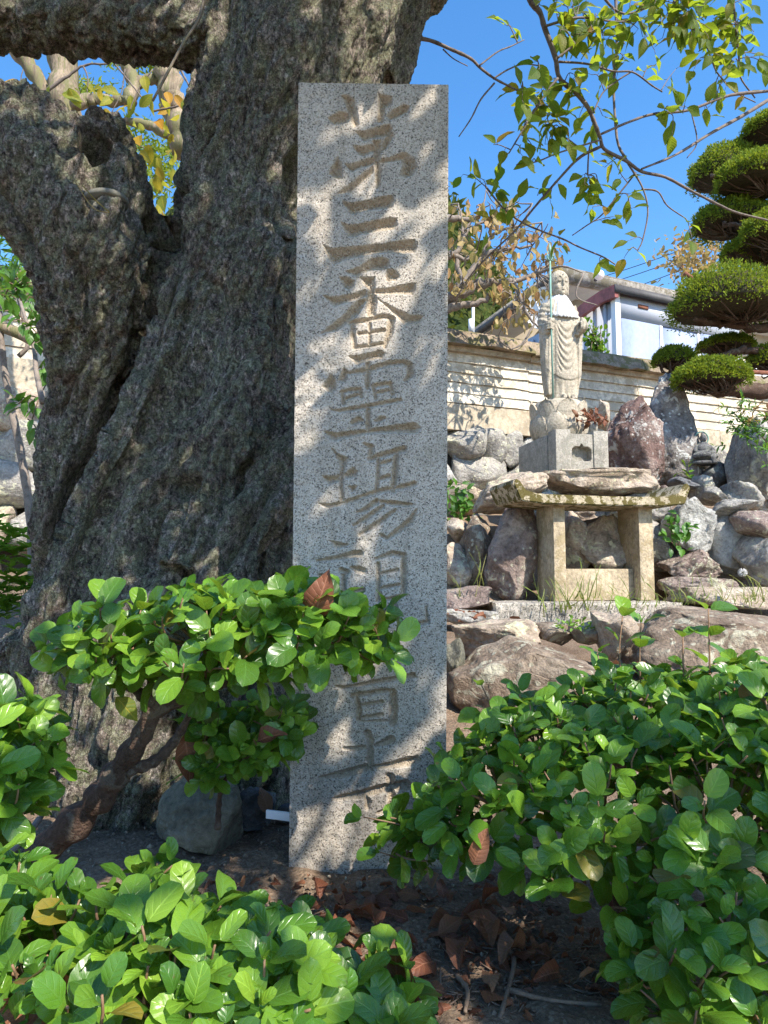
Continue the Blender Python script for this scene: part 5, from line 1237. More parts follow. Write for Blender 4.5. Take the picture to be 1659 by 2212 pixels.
for k in range(50):
    c = W(RNG.uniform(1590, 1700), RNG.uniform(880, 985), 5.5)+rv()*.05; dv = unit([-.8+RNG.normal()*.4, -.3, RNG.normal()*.3-.1])
    for j in range(9): lv.append((c+dv*j*.016, unit(dv+rv()*.5), unit(UP+[0, -.6, 0]+rv()*.3), RNG.uniform(.045, .075)))
nan_ = leafy('nandina', 'nandina shrub with narrow reddish green leaves at the right edge', 'bush', W(1680, 1010, 5.5), [[W(1690, 1050, 5.5), W(1660, 960, 5.5), W(1600, 905, 5.5)], [W(1690, 1050, 5.5), W(1670, 920, 5.5)]], lv, 'narrow', 'ivy', 'twig', r=.008)
lv = []
for k in range(16):
    c = W(RNG.uniform(1600, 1680), RNG.uniform(870, 915), 5.45)
    for j in range(5): lv.append((c, unit(rv()+[-.4, -.2, .1]), unit(UP+rv()*.4), RNG.uniform(.05, .07)))
part('young_leaves', leaf_mass(MB(), 'narrow', *[np.array([l[i] for l in lv]) for i in range(4)]), M['wilt_leaf'], nan_, kind='stuff', label='coral red young leaves')
leafy('rock_weed', 'small dark leaved plant sprouting below the pointed rock', 'weed', W(1486, 1050, 5.9), [[W(1486, 1052, 5.9), W(1488, 985, 5.9)]], [(W(1487+RNG.normal()*9, RNG.uniform(985, 1050), 5.88), unit(rv()), unit(UP+rv()*.4), .07) for k in range(14)], 'cherry', 'shrub_leaf', 'twig', single=True)
leafy('clover_weed', 'little bright weed growing between the front stones', 'weed', W(1245, 1365, 3.1), [], tuft(W(1240, 1358, 3.1), np.array([.09, .05, .05]), 90, .022), 'small', 'bright_leaf', 'twig')

# grass tufts along the kerb and in front of it
gP, gA, gN, gS = [], [], [], []
def blades(px, py, d, n, h, spread):
    for k in range(n):
        p = W(px, py, d)+[RNG.normal()*spread, RNG.normal()*spread*.5, 0]; gP.append(p); gA.append(unit([RNG.normal()*.45, RNG.normal()*.3, 1])); gN.append(unit([RNG.normal()*.5, -1, .4])); gS.append(h*RNG.uniform(.5, 1.2))
for (x, y, d, n, h, s) in ((1228, 1318, 4.3, 40, .28, .10), (1160, 1300, 4.3, 12, .2, .08), (1330, 1316, 4.3, 24, .2, .10), (1390, 1310, 4.3, 26, .2, .10), (1265, 1300, 4.25, 16, .3, .08), (1560, 1306, 4.2, 90, .16, .3), (1640, 1300, 4.1, 120, .2, .25), (1600, 1440, 3.3, 70, .16, .2), (1650, 1390, 3.4, 40, .2, .12), (1470, 1300, 4.3, 30, .12, .12), (1580, 1480, 2.9, 60, .14, .2), (1500, 1440, 3.1, 30, .12, .12), (20, 1290, 2.5, 60, .10, .08), (1000, 1290, 4.5, 14, .2, .06), (1030, 1268, 4.5, 8, .3, .04)):
    blades(x, y, d, int(n*.55), h*.8, s)
solo('grass', leaf_mass(MB(), 'blade', gP, gA, gN, gS), M['grass'], kind='stuff')
dd = W(1604, 1237, 4.2); st = thing('dandelion', 'single white dandelion clock on a thin stalk at the right edge', 'dandelion', W(1652, 1298, 4.2))
part('stalk', MB().tube(spline([W(1650, 1300, 4.2), W(1640, 1262, 4.2), dd], 8), .004, 5), M['grass'], st)
hb_ = MB()
for k in range(120): u_ = unit(rv()); hb_.tube([dd, dd+u_*.028], [.0008, .0012], 3)
part('seed_head', hb_, M['cloth'], st, kind='stuff')

# ---------------------------------------------------------------- the cherry's low branches against the sky
def RC(x, y): return 877.8+x*.4709, y*.4709
BR = [  # points in the photograph's upper right, distances, radii (photo units)
 ([(540,-120),(570,0),(610,60),(640,130),(685,260),(700,355),(770,420),(830,490),(860,560),(890,630),(910,690),(1010,740),(1080,790),(1190,810),(1300,870),(1430,940),(1520,975),(1659,1010),(1800,1050)], 2.35, 2.75, 14, 4.5),
 ([(1760,395),(1659,415),(1480,440),(1300,500),(1130,530),(1020,565),(895,615)], 2.7, 2.5, 7, 5),
 ([(1760,400),(1659,460),(1530,540),(1400,610),(1240,710),(1080,775)], 2.9, 2.6, 9, 4),
 ([(-30,168),(100,185),(200,220),(290,265),(340,310),(400,365),(480,400),(530,420)], 2.0, 2.1, 9, 4),
 ([(340,300),(420,240),(480,215),(540,190)], 2.05, 2.1, 4, 2.5), ([(400,360),(470,320),(540,300),(640,298)], 2.1, 2.1, 4, 2.5), ([(400,380),(340,460),(300,540),(240,630)], 2.1, 2.1, 4.5, 2.5), ([(165,225),(220,270),(285,305)], 2.0, 2.0, 3, 2),
 ([(890,670),(800,720),(700,820),(600,940),(500,1060),(400,1150),(320,1230),(270,1300)], 2.55, 2.8, 7, 3),
 ([(960,-60),(965,200),(950,400),(960,560),(975,660),(1010,740)], 2.7, 2.6, 7, 5),
 ([(1010,740),(1080,860),(1105,970),(1085,1100),(1060,1150)], 2.6, 2.6, 4.5, 2.5), ([(1080,870),(1150,880),(1200,940),(1280,1000)], 2.6, 2.6, 4, 2.5),
 ([(650,560),(700,610),(760,660),(820,700)], 2.5, 2.5, 4, 3), ([(690,270),(740,230),(780,200),(850,140)], 2.4, 2.4, 6, 4), ([(630,120),(760,90),(850,85),(960,100),(1060,90)], 2.4, 2.5, 6, 3.5),
 ([(700,285),(830,295),(950,325),(1040,330),(1130,390),(1175,430)], 2.45, 2.5, 5, 3), ([(370,860),(440,950),(530,1020),(620,1060),(720,1100),(800,1140),(900,1180),(960,1210)], 2.7, 2.7, 4.5, 3),
 ([(1055,790),(980,890),(900,980),(820,1040),(760,1080)], 2.6, 2.7, 4, 2.5), ([(695,360),(650,420),(580,520),(520,620),(470,700)], 2.4, 2.4, 6, 3), ([(890,640),(700,700),(600,740),(500,760)], 2.5, 2.45, 4, 2.5),
 ([(1220,-40),(1260,100),(1350,160),(1400,280),(1420,330)], 2.6, 2.7, 5, 3), ([(1500,-40),(1520,250),(1530,350),(1600,450)], 2.7, 2.8, 5, 3), ([(1040,330),(970,370),(900,420),(850,520)], 2.5, 2.5, 4, 3), ([(860,-60),(1000,60),(1200,-10)], 2.5, 2.6, 6, 4), ([(830,800),(835,700),(850,640)], 2.6, 2.55, 4, 3), ([(1300,500),(1330,650),(1290,720)], 2.7, 2.7, 3, 2), ([(1420,330),(1500,420),(1600,470)], 2.7, 2.8, 3.5, 2.5)]
bseg = []; bmain = None
hl_ = W(*RC(570, -100), 2.3); hang = bpy.data.objects.new('low_branch', None); COL.objects.link(hang); hang.parent = tree; hang.location = tuple(hl_-ORI[tree.name]); ORI[hang.name] = hl_; hang.empty_display_size = .1
for pts, d0, d1, r0, r1 in BR:
    n = len(pts); Q = np.array([[*W(*RC(x, y), d0+(d1-d0)*i/(n-1)), 0] for i, (x, y) in enumerate(pts)])[:, :3]
    Q = Q+RNG.normal(size=Q.shape)*.002
    m = max(14, n*5); S_ = spline(Q, m); rad = np.linspace(r0, r1, m)*.4709/FOC*d0*(1+.13*np.abs(RNG.normal(size=m)))
    part('limb', MB().tube(S_, rad, 8), M['branch'], hang)
    bseg.append(S_)
ALLB = np.concatenate(bseg)
CL = [((780,60),120,16),((950,150),90,12),((1080,130),110,16),((1200,60),110,16),((1380,60),120,18),((600,560),80,12),((680,600),80,10),((640,480),130,30),((700,100),110,26),((850,130),90,20),((1000,60),90,16),((1150,60),100,18),((1300,110),130,30),((1450,150),150,34),((1590,230),100,22),((1570,60),110,20),((1330,480),60,8),((560,640),90,18),((350,800),95,14),((450,640),50,6),((570,900),70,8),((890,900),75,14),((900,1040),60,8),((1040,700),70,5),((930,280),90,14),((1180,330),80,8),((440,1030),60,5),((700,1140),40,3),((910,1215),30,3),((1010,1195),40,3),((1290,990),50,4),((1180,600),70,7),((720,540),110,16),((860,440),80,12),((520,90),50,4),((1230,190),90,12),((1000,1090),40,2),((840,830),60,6),((660,330),60,8),((1500,350),90,12),((1390,330),80,8), ((1000,980),40,4)]
tw = MB(); nleaf = 0
cand = []
for (cx_, cy_), rr, n in CL:
    c = np.array(RC(cx_, cy_)); k = 0
    ntw = max(1, n//3)
    for w_ in range(ntw):
        tip2 = c+RNG.normal(size=2)*rr*.4709*.72
        bx, by, bf = proj(ALLB); j = int(np.argmin((bx-tip2[0])**2+(by-tip2[1]-(-12))**2)); root_ = ALLB[j]
        d_ = root_[1]+RNG.normal()*.08; tip = W(tip2[0], tip2[1], d_)
        if np.linalg.norm(tip-root_) < .05: tip = root_+unit(rv()+[0, 0, -.3])*.08
        if np.linalg.norm(tip-root_) > .30: root_ = ALLB[j]
        q = spline([root_, (root_+tip)/2+[0, 0, .02]+rv()*.008, tip], 10); tw.tube(q, np.linspace(.0022, .0011, 10), 5)
        m = int(math.ceil(n/ntw)); tdir = unit(tip-root_)
        for i in range(m):
            f = 1-.72*i/max(1, m-1) if m > 1 else 1; p = q[min(9, int(f*9))]
            sd = np.cross(tdir, [0, -1, 0])*(1 if i % 2 else -1)
            al = unit(tdir*.5+sd*.8*(i > 0)+np.array([0, 0, -.30])+rv()*.5); nr = unit(np.array([0, -.55, .6])+rv()*.55)
            pe = p+al*.014; tw.tube([p, pe], .0009, 4); cand.append((pe, al, nr, RNG.uniform(.052, .082)))
part('twigs', tw, M['branch'], hang, kind='stuff')
RNG.shuffle(cand) if False else None
P = np.array([c[0] for c in cand]); x, y, _ = proj(P); order = np.argsort(-(np.array([c[3] for c in cand])*((x > 860) & (x < 1690) & (y > -40))))
for i in order[:298]: inst('leaf', leaf_mesh('cherry', int(RNG.integers(5)), 'cherry_leaf'), hang, cand[i][0], basis(cand[i][1], cand[i][2]), cand[i][3])
rest = [cand[i] for i in order[298:]]
if rest: part('leaf_mass', leaf_mass(MB(), 'cherry', *[np.array([l[i] for l in rest]) for i in range(4)]), M['cherry_leaf'], hang, kind='stuff')

# ---------------------------------------------------------------- the crown overhead that shades trunk and pillar
cp, limbs = [], MB()
for pts, r0, r1 in (([W(780, -200, 1.95), [.55, 1.5, 2.5], [1.0, 1.0, 3.0], [1.5, .5, 3.5], [2.0, 0, 4.0]], .15, .05), ([W(715, -100, 1.95), [-.1, 1.6, 2.6], [.0, 1.0, 3.3], [.3, .3, 4.0]], .14, .05), ([[.55, 1.5, 2.5], [1.3, 1.7, 3.2], [2.0, 1.6, 3.6]], .08, .03), ([[.0, 1.0, 3.3], [-.8, .4, 3.7], [-1.2, .2, 4.0]], .07, .03)):
    n = 24; Q = spline(pts, n); limbs.tube(Q, np.linspace(r0, r1, n)*(1+.06*RNG.normal(size=n)), 12); cp.append(Q)
part('limb', limbs, M['bark'], tree)
def vis(P, mg=130):
    x, y, f = proj(P); return (f > 0) & (x > -mg) & (x < 1659+mg) & (y > -mg) & (y < 2212+mg)
C0 = []
def shade(targets, cover, tmin, tmax, rad, per):
    """leaf clumps of the crown along the way to the sun"""
    for tg, n in targets:
        for k in range(n):
            c = np.asarray(tg)+SUN*RNG.uniform(tmin, tmax)+rv()*rad
            for j in range(per): C0.append(c+rv()*.055)
rgS = np.random.default_rng(91)
# over the trunk: dense
for k in range(560):
    p = W(rgS.uniform(-120, 640), rgS.uniform(-80, 1640), rgS.uniform(1.55, 1.95))
    if p[0]+.62 < .12*0-.6 and False: continue
    x, y, _ = proj(p); x = x[0]; y = y[0]
    if x < 330 and y < 560 and rgS.random() < .72: continue           # gaps: sunlight falls on the upper left stem
    if x < 360 and y > 1420 and rgS.random() < .7: continue
    shade([(p, 1)], 1, 1.6, 3.6, .03, 4)
# over the pillar: broken by soft gaps
GAPS = [(900, 540, 46), (860, 640, 40), (720, 360, 26), (700, 590, 36), (655, 1200, 22), (690, 1760, 60), (860, 1770, 90), (760, 1830, 70), (940, 400, 26), (900, 880, 26), (780, 420, 30), (660, 930, 30), (800, 700, 36), (940, 640, 30), (720, 1560, 24), (880, 1640, 26), (660, 1220, 20), (920, 1120, 22), (760, 1060, 24), (700, 470, 30), (860, 1840, 50)]
for k in range(130):
    x, y = rgS.uniform(610, 1000), rgS.uniform(130, 1930)
    shade([(W(x, y, 1.32), 1)], 1, 1.5, 3.4, .02, 3)
# thinner over the shrubs
for k in range(30):
    x, y = rgS.uniform(-50, 1700), rgS.uniform(1300, 2260)
    shade([(W(x, y, 1.05), 1)], 1, 1.5, 3.4, .03, 3)
for k in range(60):
    x, y = rgS.uniform(450, 1330), rgS.uniform(1850, 2260)
    g = ray(x, y); p = np.array([0, 0, CAMZ])+g*(CAMZ/-g[2])
    shade([(p, 1)], 1, 1.6, 3.4, .04, 3)
C0 = np.array(C0); C0 = C0[~vis(C0)]; C0 = C0[(C0[:, 2] > 1.25)]
ht = (C0[:, 1]-1.32)/SUN[1]; hx_, hy_, _ = proj(C0-SUN*ht[:, None]); gap = np.zeros(len(C0), bool)
for a, b, r in GAPS: gap |= (hx_-a)**2+(hy_-b)**2 < (r*1.5+24)**2
ht = (C0[:, 1]-1.72)/SUN[1]; hx_, hy_, _ = proj(C0-SUN*ht[:, None])
for a, b, r in ((60, 215, 60), (150, 232, 52), (20, 270, 46), (110, 300, 26), (205, 400, 20), (180, 440, 22), (150, 390, 16), (215, 250, 34), (190, 1540, 60), (110, 1480, 40), (430, 20, 50), (90, 1130, 26), (330, 400, 18), (240, 470, 14)): gap |= (hx_-a)**2+(hy_-b)**2 < (r*1.2+22)**2
C0 = C0[~gap]
n = len(C0)
part('crown', leaf_mass(MB(), 'small', C0, RNG.normal(size=(n, 3))*[1, 1, .6]-[0, 0, .3], RNG.normal(size=(n, 3))*.8+SUN, RNG.uniform(.075, .115, n)), M['cherry_leaf'], tree, kind='stuff')
# twigs carrying the crown
ctw = MB(); LQ = np.concatenate(cp)
for p in C0[::40]:
    j = int(np.argmin(((LQ-p)**2).sum(1))); q = spline([LQ[j], (LQ[j]+p)/2+rv()*.05, p], 5)
    if vis(q, 20).any(): continue
    ctw.tube(q, np.linspace(.010, .003, 5), 4)
part('crown_twigs', ctw, M['branch'], tree, kind='stuff')

# ---------------------------------------------------------------- clipped conifer at the right
pine = thing('clipped_conifer', 'tall cloud-pruned conifer with rounded foliage pads at the right edge', 'conifer', W(1760, 1000, 6.6))
tk = MB(); 
for pts, r0, r1 in (([(1760, 1060, 6.7), (1740, 900, 6.7), (1690, 760, 6.7), (1700, 600, 6.7), (1730, 450, 6.7), (1700, 300, 6.7), (1720, 150, 6.7)], .13, .07), ([(1745, 860, 6.6), (1660, 845, 6.4), (1560, 842, 6.3), (1480, 826, 6.25)], .09, .05), ([(1700, 700, 6.7), (1640, 705, 6.5), (1560, 700, 6.4), (1500, 690, 6.3)], .06, .02), ([(1690, 780, 6.6), (1610, 755, 6.5), (1500, 790, 6.4)], .045, .02), ([(1730, 500, 6.7), (1640, 500, 6.5), (1560, 480, 6.5)], .05, .02), ([(1720, 400, 6.6), (1620, 390, 6.5), (1540, 380, 6.4)], .05, .02), ([(1700, 640, 6.7), (1640, 560, 6.6)], .04, .02)):
    n = 20; Q = spline([W(*p) for p in pts], n); Q = Q+RNG.normal(size=Q.shape)*.012; V, F = tube(Q, np.linspace(r0, r1, n), 10)
    part('branch', MB().add(V+.02*fbm(V*14, 3)[:, None], F), M['shrub_bark'], pine)
PADS = [(1572, 362, 84, 66, 6.9), (1640, 372, 96, 58, 6.4), (1585, 470, 92, 50, 6.8), (1680, 492, 86, 58, 6.3), (1700, 275, 105, 44, 6.7), (1640, 535, 82, 34, 6.6), (1578, 640, 132, 84, 6.3), (1456, 771, 46, 32, 6.6), (1568, 742, 60, 22, 6.9), (1536, 806, 82, 46, 6.1), (1690, 640, 80, 70, 6.5), (1665, 770, 50, 40, 6.6)]
for x, y, rx, ry, d in PADS:
    c = W(x, y+ry*.35, d); a = rx/FOC*d; h = ry/FOC*d*1.10; b = a*.85; n = int(11000*min(1.3, (rx/90.0)**1.6))
    dv = RNG.normal(size=(n, 3)); dv /= np.linalg.norm(dv, axis=1)[:, None]; dv[:, 2] = np.abs(dv[:, 2])-.30*RNG.random(n)*(RNG.random(n) < .55)
    lump = 1+.12*fbm(dv*2.2+x, 2)+.07*pnoise(dv*7+x); rr = RNG.uniform(.88, 1.03, n)*lump
    P = c+dv*[a, b, h]*rr[:, None]
    o = dv/np.array([a, b, h]); o /= np.linalg.norm(o, axis=1)[:, None]
    po = part('foliage_pad', leaf_mass(MB(), 'tuft', P, o*.8+RNG.normal(size=(n, 3))*.5+UP*.3, RNG.normal(size=(n, 3)), RNG.uniform(.018, .034, n)), M['pine_leaf'], pine)
    # twiggy underside and inner mass
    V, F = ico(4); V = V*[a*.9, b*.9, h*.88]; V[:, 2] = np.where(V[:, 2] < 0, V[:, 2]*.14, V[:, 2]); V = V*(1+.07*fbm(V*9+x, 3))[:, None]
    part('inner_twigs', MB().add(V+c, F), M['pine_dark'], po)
    tws = MB()
    for k in range(46):
        t_ = RNG.uniform(0, 6.28); r_ = RNG.uniform(.15, .92); e = c+[a*r_*math.cos(t_), b*r_*math.sin(t_), -.02]; s_ = c+[a*.12*math.cos(t_)+a*.2, 0, -.07-.05*RNG.random()]
        tws.tube(spline([s_, (s_+e)/2+rv()*.03-[0, 0, .02], e], 6), .008, 4)
    part('bare_twigs', tws, M['shrub_bark'], po)
for (x0, y0, x1, y1, d) in ((1478, 590, 1508, 610, 6.3), (1570, 802, 1668, 806, 6.3), (1562, 800, 1578, 836, 6.3)):
    part('support_pipe', MB().tube([W(x0, y0, d), W(x1, y1, d)], .022, 8), M['rust'], pine)

# ---------------------------------------------------------------- trees behind
def wild_tree(name, label, cat, base, limbs_, leaves, kind, mat, smat, n_single=0):
    t = thing(name, label, cat, base)
    for i, (pts, r0, r1) in enumerate(limbs_):
        n = max(8, 5*len(pts)); Q = spline([W(*p) for p in pts], n); Q = Q+RNG.normal(size=Q.shape)*r0*.15
        part('trunk' if i == 0 else 'limb', MB().tube(Q, np.linspace(r0, r1, n)*(1+.08*RNG.normal(size=n)), 10), M[smat], t)
    sg = leaves[:n_single]
    for p, a, nn, sc in sg: inst('leaf', leaf_mesh(kind, int(RNG.integers(len(LEAF[kind]))), mat), t, p, basis(a, nn), sc)
    rest = leaves[n_single:]
    if rest: part('leaf_mass', leaf_mass(MB(), kind, *[np.array([l[i] for l in rest]) for i in range(4)]), M[mat], t, kind='stuff')
    return t
# withering tree between pillar and statue
DW = 7.0; limbs_ = [([(905, 800, DW), (930, 680, DW), (975, 640, DW), (1020, 618, DW), (1055, 612, DW)], .075, .045), ([(975, 640, DW), (1010, 600, DW), (1040, 560, DW), (1080, 540, DW), (1150, 530, DW)], .05, .012), ([(1055, 612, DW), (1110, 606, DW), (1160, 590, DW), (1195, 560, DW)], .04, .012), ([(930, 680, DW), (985, 662, DW), (1030, 655, DW), (1080, 628, DW), (1110, 640, DW)], .05, .02), ([(1110, 606, DW-.1), (1130, 660, DW-.2), (1155, 700, DW-.2), (1190, 715, DW-.2)], .02, .008), ([(1155, 700, DW-.2), (1130, 740, DW-.2), (1105, 755, DW-.2)], .014, .006), ([(1000, 610, DW), (985, 560, DW), (1000, 500, DW), (990, 440, DW)], .03, .008), ([(940, 560, DW), (985, 545, DW), (1010, 500, DW), (1060, 470, DW)], .035, .01), ([(905, 470, DW), (970, 472, DW), (1020, 476, DW)], .05, .02), ([(1040, 560, DW), (1060, 510, DW), (1110, 490, DW), (1170, 480, DW)], .022, .006), ([(1080, 540, DW), (1120, 500, DW), (1150, 440, DW)], .016, .005), ([(1000, 500, DW), (1040, 450, DW), (1050, 410, DW)], .014, .005), ([(1160, 590, DW-.3), (1215, 575, DW-.6), (1260, 590, DW-.6)], .016, .005), ([(1260, 590, DW-.6), (1245, 640, DW-.6), (1290, 660, DW-.6)], .01, .004), ([(970, 545, DW), (1005, 560, DW), (1030, 540, DW)], .03, .01)]
lv = []; tws = []
pts_ = np.concatenate([np.array([W(*p) for p in l[0]]) for l in limbs_])
for k in range(150):
    x, y = RNG.uniform(965, 1215), RNG.uniform(430, 700)
    if y > 640 and x < 1080: continue
    if y < 480 and x > 1120: continue
    c = W(x, y, DW+RNG.normal()*.25); j = int(np.argmin(((pts_-c)**2).sum(1))); tws.append((pts_[j], c))
    for q in range(int(RNG.integers(2, 6))): lv.append((c+rv()*.05, unit(np.array([0, 0, -1.0])+rv()*.45), unit(rv()), RNG.uniform(.07, .13)))
wt = wild_tree('withering_tree', 'half-bare tree with withered tan leaves between the pillar and the statue', 'tree', W(905, 900, DW), limbs_, lv, 'cherry', 'wilt_leaf', 'twig_gray', 0)
tb = MB()
for a, b in tws: tb.tube(spline([a, (a+b)/2+rv()*.06, b], 6), np.linspace(.009, .004, 6), 4)
part('twigs', tb, M['twig_gray'], wt, kind='stuff')
# small autumn tree far right
lv = []
for k in range(700):
    c = W(RNG.normal(1500, 36), RNG.normal(562, 26), 20+RNG.normal()*.6); lv.append((c, rv(), rv(), RNG.uniform(.12, .22)))
wild_tree('autumn_tree', 'small orange-green autumn tree far off above the shed roof', 'tree', W(1500, 700, 20), [([(1500, 700, 20), (1502, 620, 20), (1498, 540, 20)], .08, .03), ([(1502, 620, 20), (1540, 560, 20), (1560, 510, 20)], .04, .015), ([(1502, 610, 20), (1460, 570, 20), (1440, 560, 20)], .04, .015)], lv, 'small', 'wilt_leaf', 'twig_gray')
# trees seen through the fork at upper left
DB = 4.6
lb = [([(150, 480, DB), (148, 300, DB), (140, 200, DB), (134, 60, DB), (130, -120, DB)], .105, .10), ([(120, 260, DB), (80, 170, DB), (10, 80, DB), (-60, 0, DB)], .055, .05), ([(160, 225, DB-.1), (200, 212, DB-.1), (250, 218, DB-.1), (280, 216, DB-.1)], .045, .03), ([(280, 216, DB-.1), (290, 180, DB), (270, 130, DB), (260, 90, DB)], .045, .05), ([(400, 330, DB), (372, 240, DB), (366, 200, DB), (360, 120, DB), (350, 0, DB)], .085, .075), ([(370, 290, DB), (320, 270, DB), (270, 260, DB)], .04, .025), ([(290, 180, DB), (330, 170, DB), (370, 165, DB)], .04, .03)]
lv = []
for k in range(900):
    x, y = RNG.normal(300, 38), RNG.normal(120, 16); lv.append((W(x, y, DB+.5+RNG.normal()*.2), rv(), rv(), RNG.uniform(.03, .07)))
for k in range(2600):
    x, y = RNG.uniform(170, 420), RNG.normal(345, 60)
    if y < 255: continue
    lv.append((W(x, y, DB+.9+RNG.normal()*.3), rv(), rv(), RNG.uniform(.04, .08)))
for k in range(500):
    x, y = RNG.normal(170, 40), RNG.normal(195, 12); lv.append((W(x, y, DB+.4+RNG.normal()*.2), rv(), rv(), RNG.uniform(.03, .06)))
wild_tree('background_conifer', 'sunlit pale-barked conifer seen through the fork of the old cherry', 'tree', W(150, 1290, DB), lb, lv, 'narrow', 'pine_leaf', 'pale_bark')
lv = []
tl = [([(-30, 250, 2.9), (60, 218, 2.9), (140, 170, 2.9), (180, 142, 2.9), (235, 138, 2.9)], .009, .004), ([(180, 142, 2.9), (190, 170, 2.9), (188, 200, 2.9)], .004, .002), ([(250, 140, 2.9), (290, 190, 2.9), (330, 240, 2.9)], .004, .003), ([(330, 240, 2.9), (372, 232, 2.9), (400, 225, 2.9)], .005, .003), ([(270, 150, 2.9), (262, 200, 2.9), (240, 245, 2.9)], .003, .002), ([(330, 150, 2.9), (300, 190, 2.9), (280, 240, 2.9)], .003, .002), ([(390, 150, 2.9), (410, 190, 2.9)], .006, .004), ([(60, 218, 2.9), (45, 180, 2.9), (50, 150, 2.9)], .003, .002), ([(210, 250, 2.9), (260, 290, 2.9), (330, 330, 2.9)], .004, .002)]
for (x, y) in ((178, 176), (196, 196), (150, 190), (215, 190), (240, 215), (262, 205), (285, 205), (62, 180), (80, 200), (36, 190), (50, 175), (228, 262), (246, 250), (215, 240), (204, 268), (300, 232), (330, 205), (345, 212), (310, 160), (360, 195), (380, 205), (395, 215), (322, 215), (330, 260), (300, 290), (270, 275), (250, 270), (285, 305), (320, 310), (335, 345), (345, 360), (320, 355), (352, 395), (340, 380), (330, 330), (300, 330), (265, 315), (240, 290), (352, 420), (345, 440), (110, 185), (128, 205)):
    c = W(x+RNG.normal()*3, y+RNG.normal()*3, 2.9+RNG.normal()*.06); lv.append((c, unit(rv()*.5+[0, 0, -.6]), unit([RNG.normal()*.5, -.8, .5+RNG.normal()*.4]), RNG.uniform(.06, .095)))
for k in range(60):
    x, y = RNG.uniform(200, 380), RNG.uniform(230, 450); lv.append((W(x, y, 3.1+RNG.normal()*.1), unit(rv()), unit(rv()), RNG.uniform(.05, .08)))
wild_tree('climbing_vine', 'thin leafy twigs with yellow and orange leaves in the fork of the old cherry', 'twigs', W(100, 250, 2.9), tl, lv, 'cherry', 'yellow_leaf', 'branch', 102)
# dark greenery at the left edge above the wall
lv = []
for k in range(900):
    x, y = RNG.uniform(-120, 84), RNG.uniform(455, 672)
    if x > 60 and y < 520: continue
    lv.append((W(x, y, 3.6+RNG.normal()*.3), unit(rv()+[0, 0, -.4]), unit(rv()*.7+UP*.5+[0, -.4, 0]), RNG.uniform(.05, .085)))
wild_tree('leafy_bush', 'dark feathery greenery at the left edge under the left stem of the old cherry', 'bush', W(-40, 1280, 3.6), [([(-60, 1280, 3.7), (-50, 900, 3.7), (-10, 640, 3.6)], .03, .012)], lv, 'narrow', 'ivy', 'twig')

# ---------------------------------------------------------------- litter on the ground
def gpt(x, y):
    g = ray(x, y); t = .9
    for k in range(40):
        p = np.array([0, 0, CAMZ])+g*t; t += (p[2]-float(gz(p[0], p[1])))/-g[2]*.7
    return np.array([0, 0, CAMZ])+g*t
FL = [(690,1955),(740,1945),(790,1985),(840,1975),(700,2010),(760,2030),(820,2030),(880,2010),(920,1985),(950,2040),(900,2060),(985,2000),(1010,2045),(1050,2010),(1090,2035),(1030,1970),(860,1950),(930,1940),(960,1965),(1075,1985),(770,1965),(815,2000),(720,1985),(890,2100),(870,2130),(860,2170),(990,2110),(1060,2120),(1120,2000),(650,1990),(1000,2010),(930,2025),(850,2045),(780,2060),(1180,2080),(900,2160),(1100,2090),(670,1960),(745,2005),(905,1962),(1130,2060),(940,2090),(1040,2165),(1210,2130),(700,2035),(640,2030),(1015,1340),(990,1350),(1050,1338),(1100,1345),(980,1320),(978,1525),(985,1545),(975,1510),(1345,1440),(1370,1455),(1395,1445),(1330,1450),(1010,1330),(970,1335)]
fl0 = None
for k, (x, y) in enumerate(FL):
    p = gpt(x+RNG.normal()*4, y+RNG.normal()*4) if y > 1700 else W(x, y, 3.3 if y < 1400 else 2.75)
    me = leaf_mesh('dry', int(RNG.integers(5)), 'dry_leaf'); o = bpy.data.objects.new('fallen_leaf', me); COL.objects.link(o)
    a = RNG.uniform(0, 6.28); sc = RNG.uniform(.042, .068); m = np.eye(4); m[:3, :3] = basis([math.cos(a), math.sin(a), RNG.normal()*.25], UP*1.3+rv()*.55)*sc; m[:3, 3] = p+[0, 0, .012+.010*RNG.random()]
    o.matrix_world = Matrix(m.tolist()); tag(o, 'brown dead leaf lying on the rocks between pillar and granite kerb' if y < 1400 else 'brown dead leaf caught on the rock behind the hedge tops' if y < 1480 else 'brown dead leaf at the foot of the large brown boulder' if y < 1600 else 'curled brown leaf on the soil close to the nearest shrub' if x < 800 else 'curled brown leaf on the dark soil under the hedge shrub' if x > 960 else 'curled brown leaf on the soil right in front of the pillar', 'leaf', 'dry leaves fallen on the ground')
SPEC = [(690, 1290, 1.06, [.3, -.2, 1], .085, 'brown dead leaf stuck upright in the shrub crown before the pillar'), (404, 1640, 1.24, [.1, 0, -1], .09, 'brown dead leaf hanging under the clipped shrub'), (1345, 1655, 1.02, [1, 0, .1], .06, 'large dark red dead leaf caught in the right hedge shrub'), (1040, 1830, .95, [.4, 0, .8], .05, 'orange-brown dead leaf caught low in the right hedge shrub'), (150, 2150, .66, [-.7, 0, .5], .075, 'pale brown large dead leaf in the nearest shrub at lower left'), (40, 2180, .66, [-1, 0, .1], .05, 'torn tan dead leaf at the lower left corner'), (573, 1730, 1.52, [-.3, 0, .9], .06, 'orange curled leaf standing beside the blue-grey cobble'), (860, 2130, .80, [0, 0, 1], .08, 'rusty dead leaf at the edge of the nearest shrub'), (275, 1530, 1.05, [.5, 0, -.5], .05, 'yellow leaf hanging below the clipped shrub crown'), (585, 1590, 1.22, [.9, 0, .3], .055, 'brown-blotched leaf on the small low shrub tuft')]
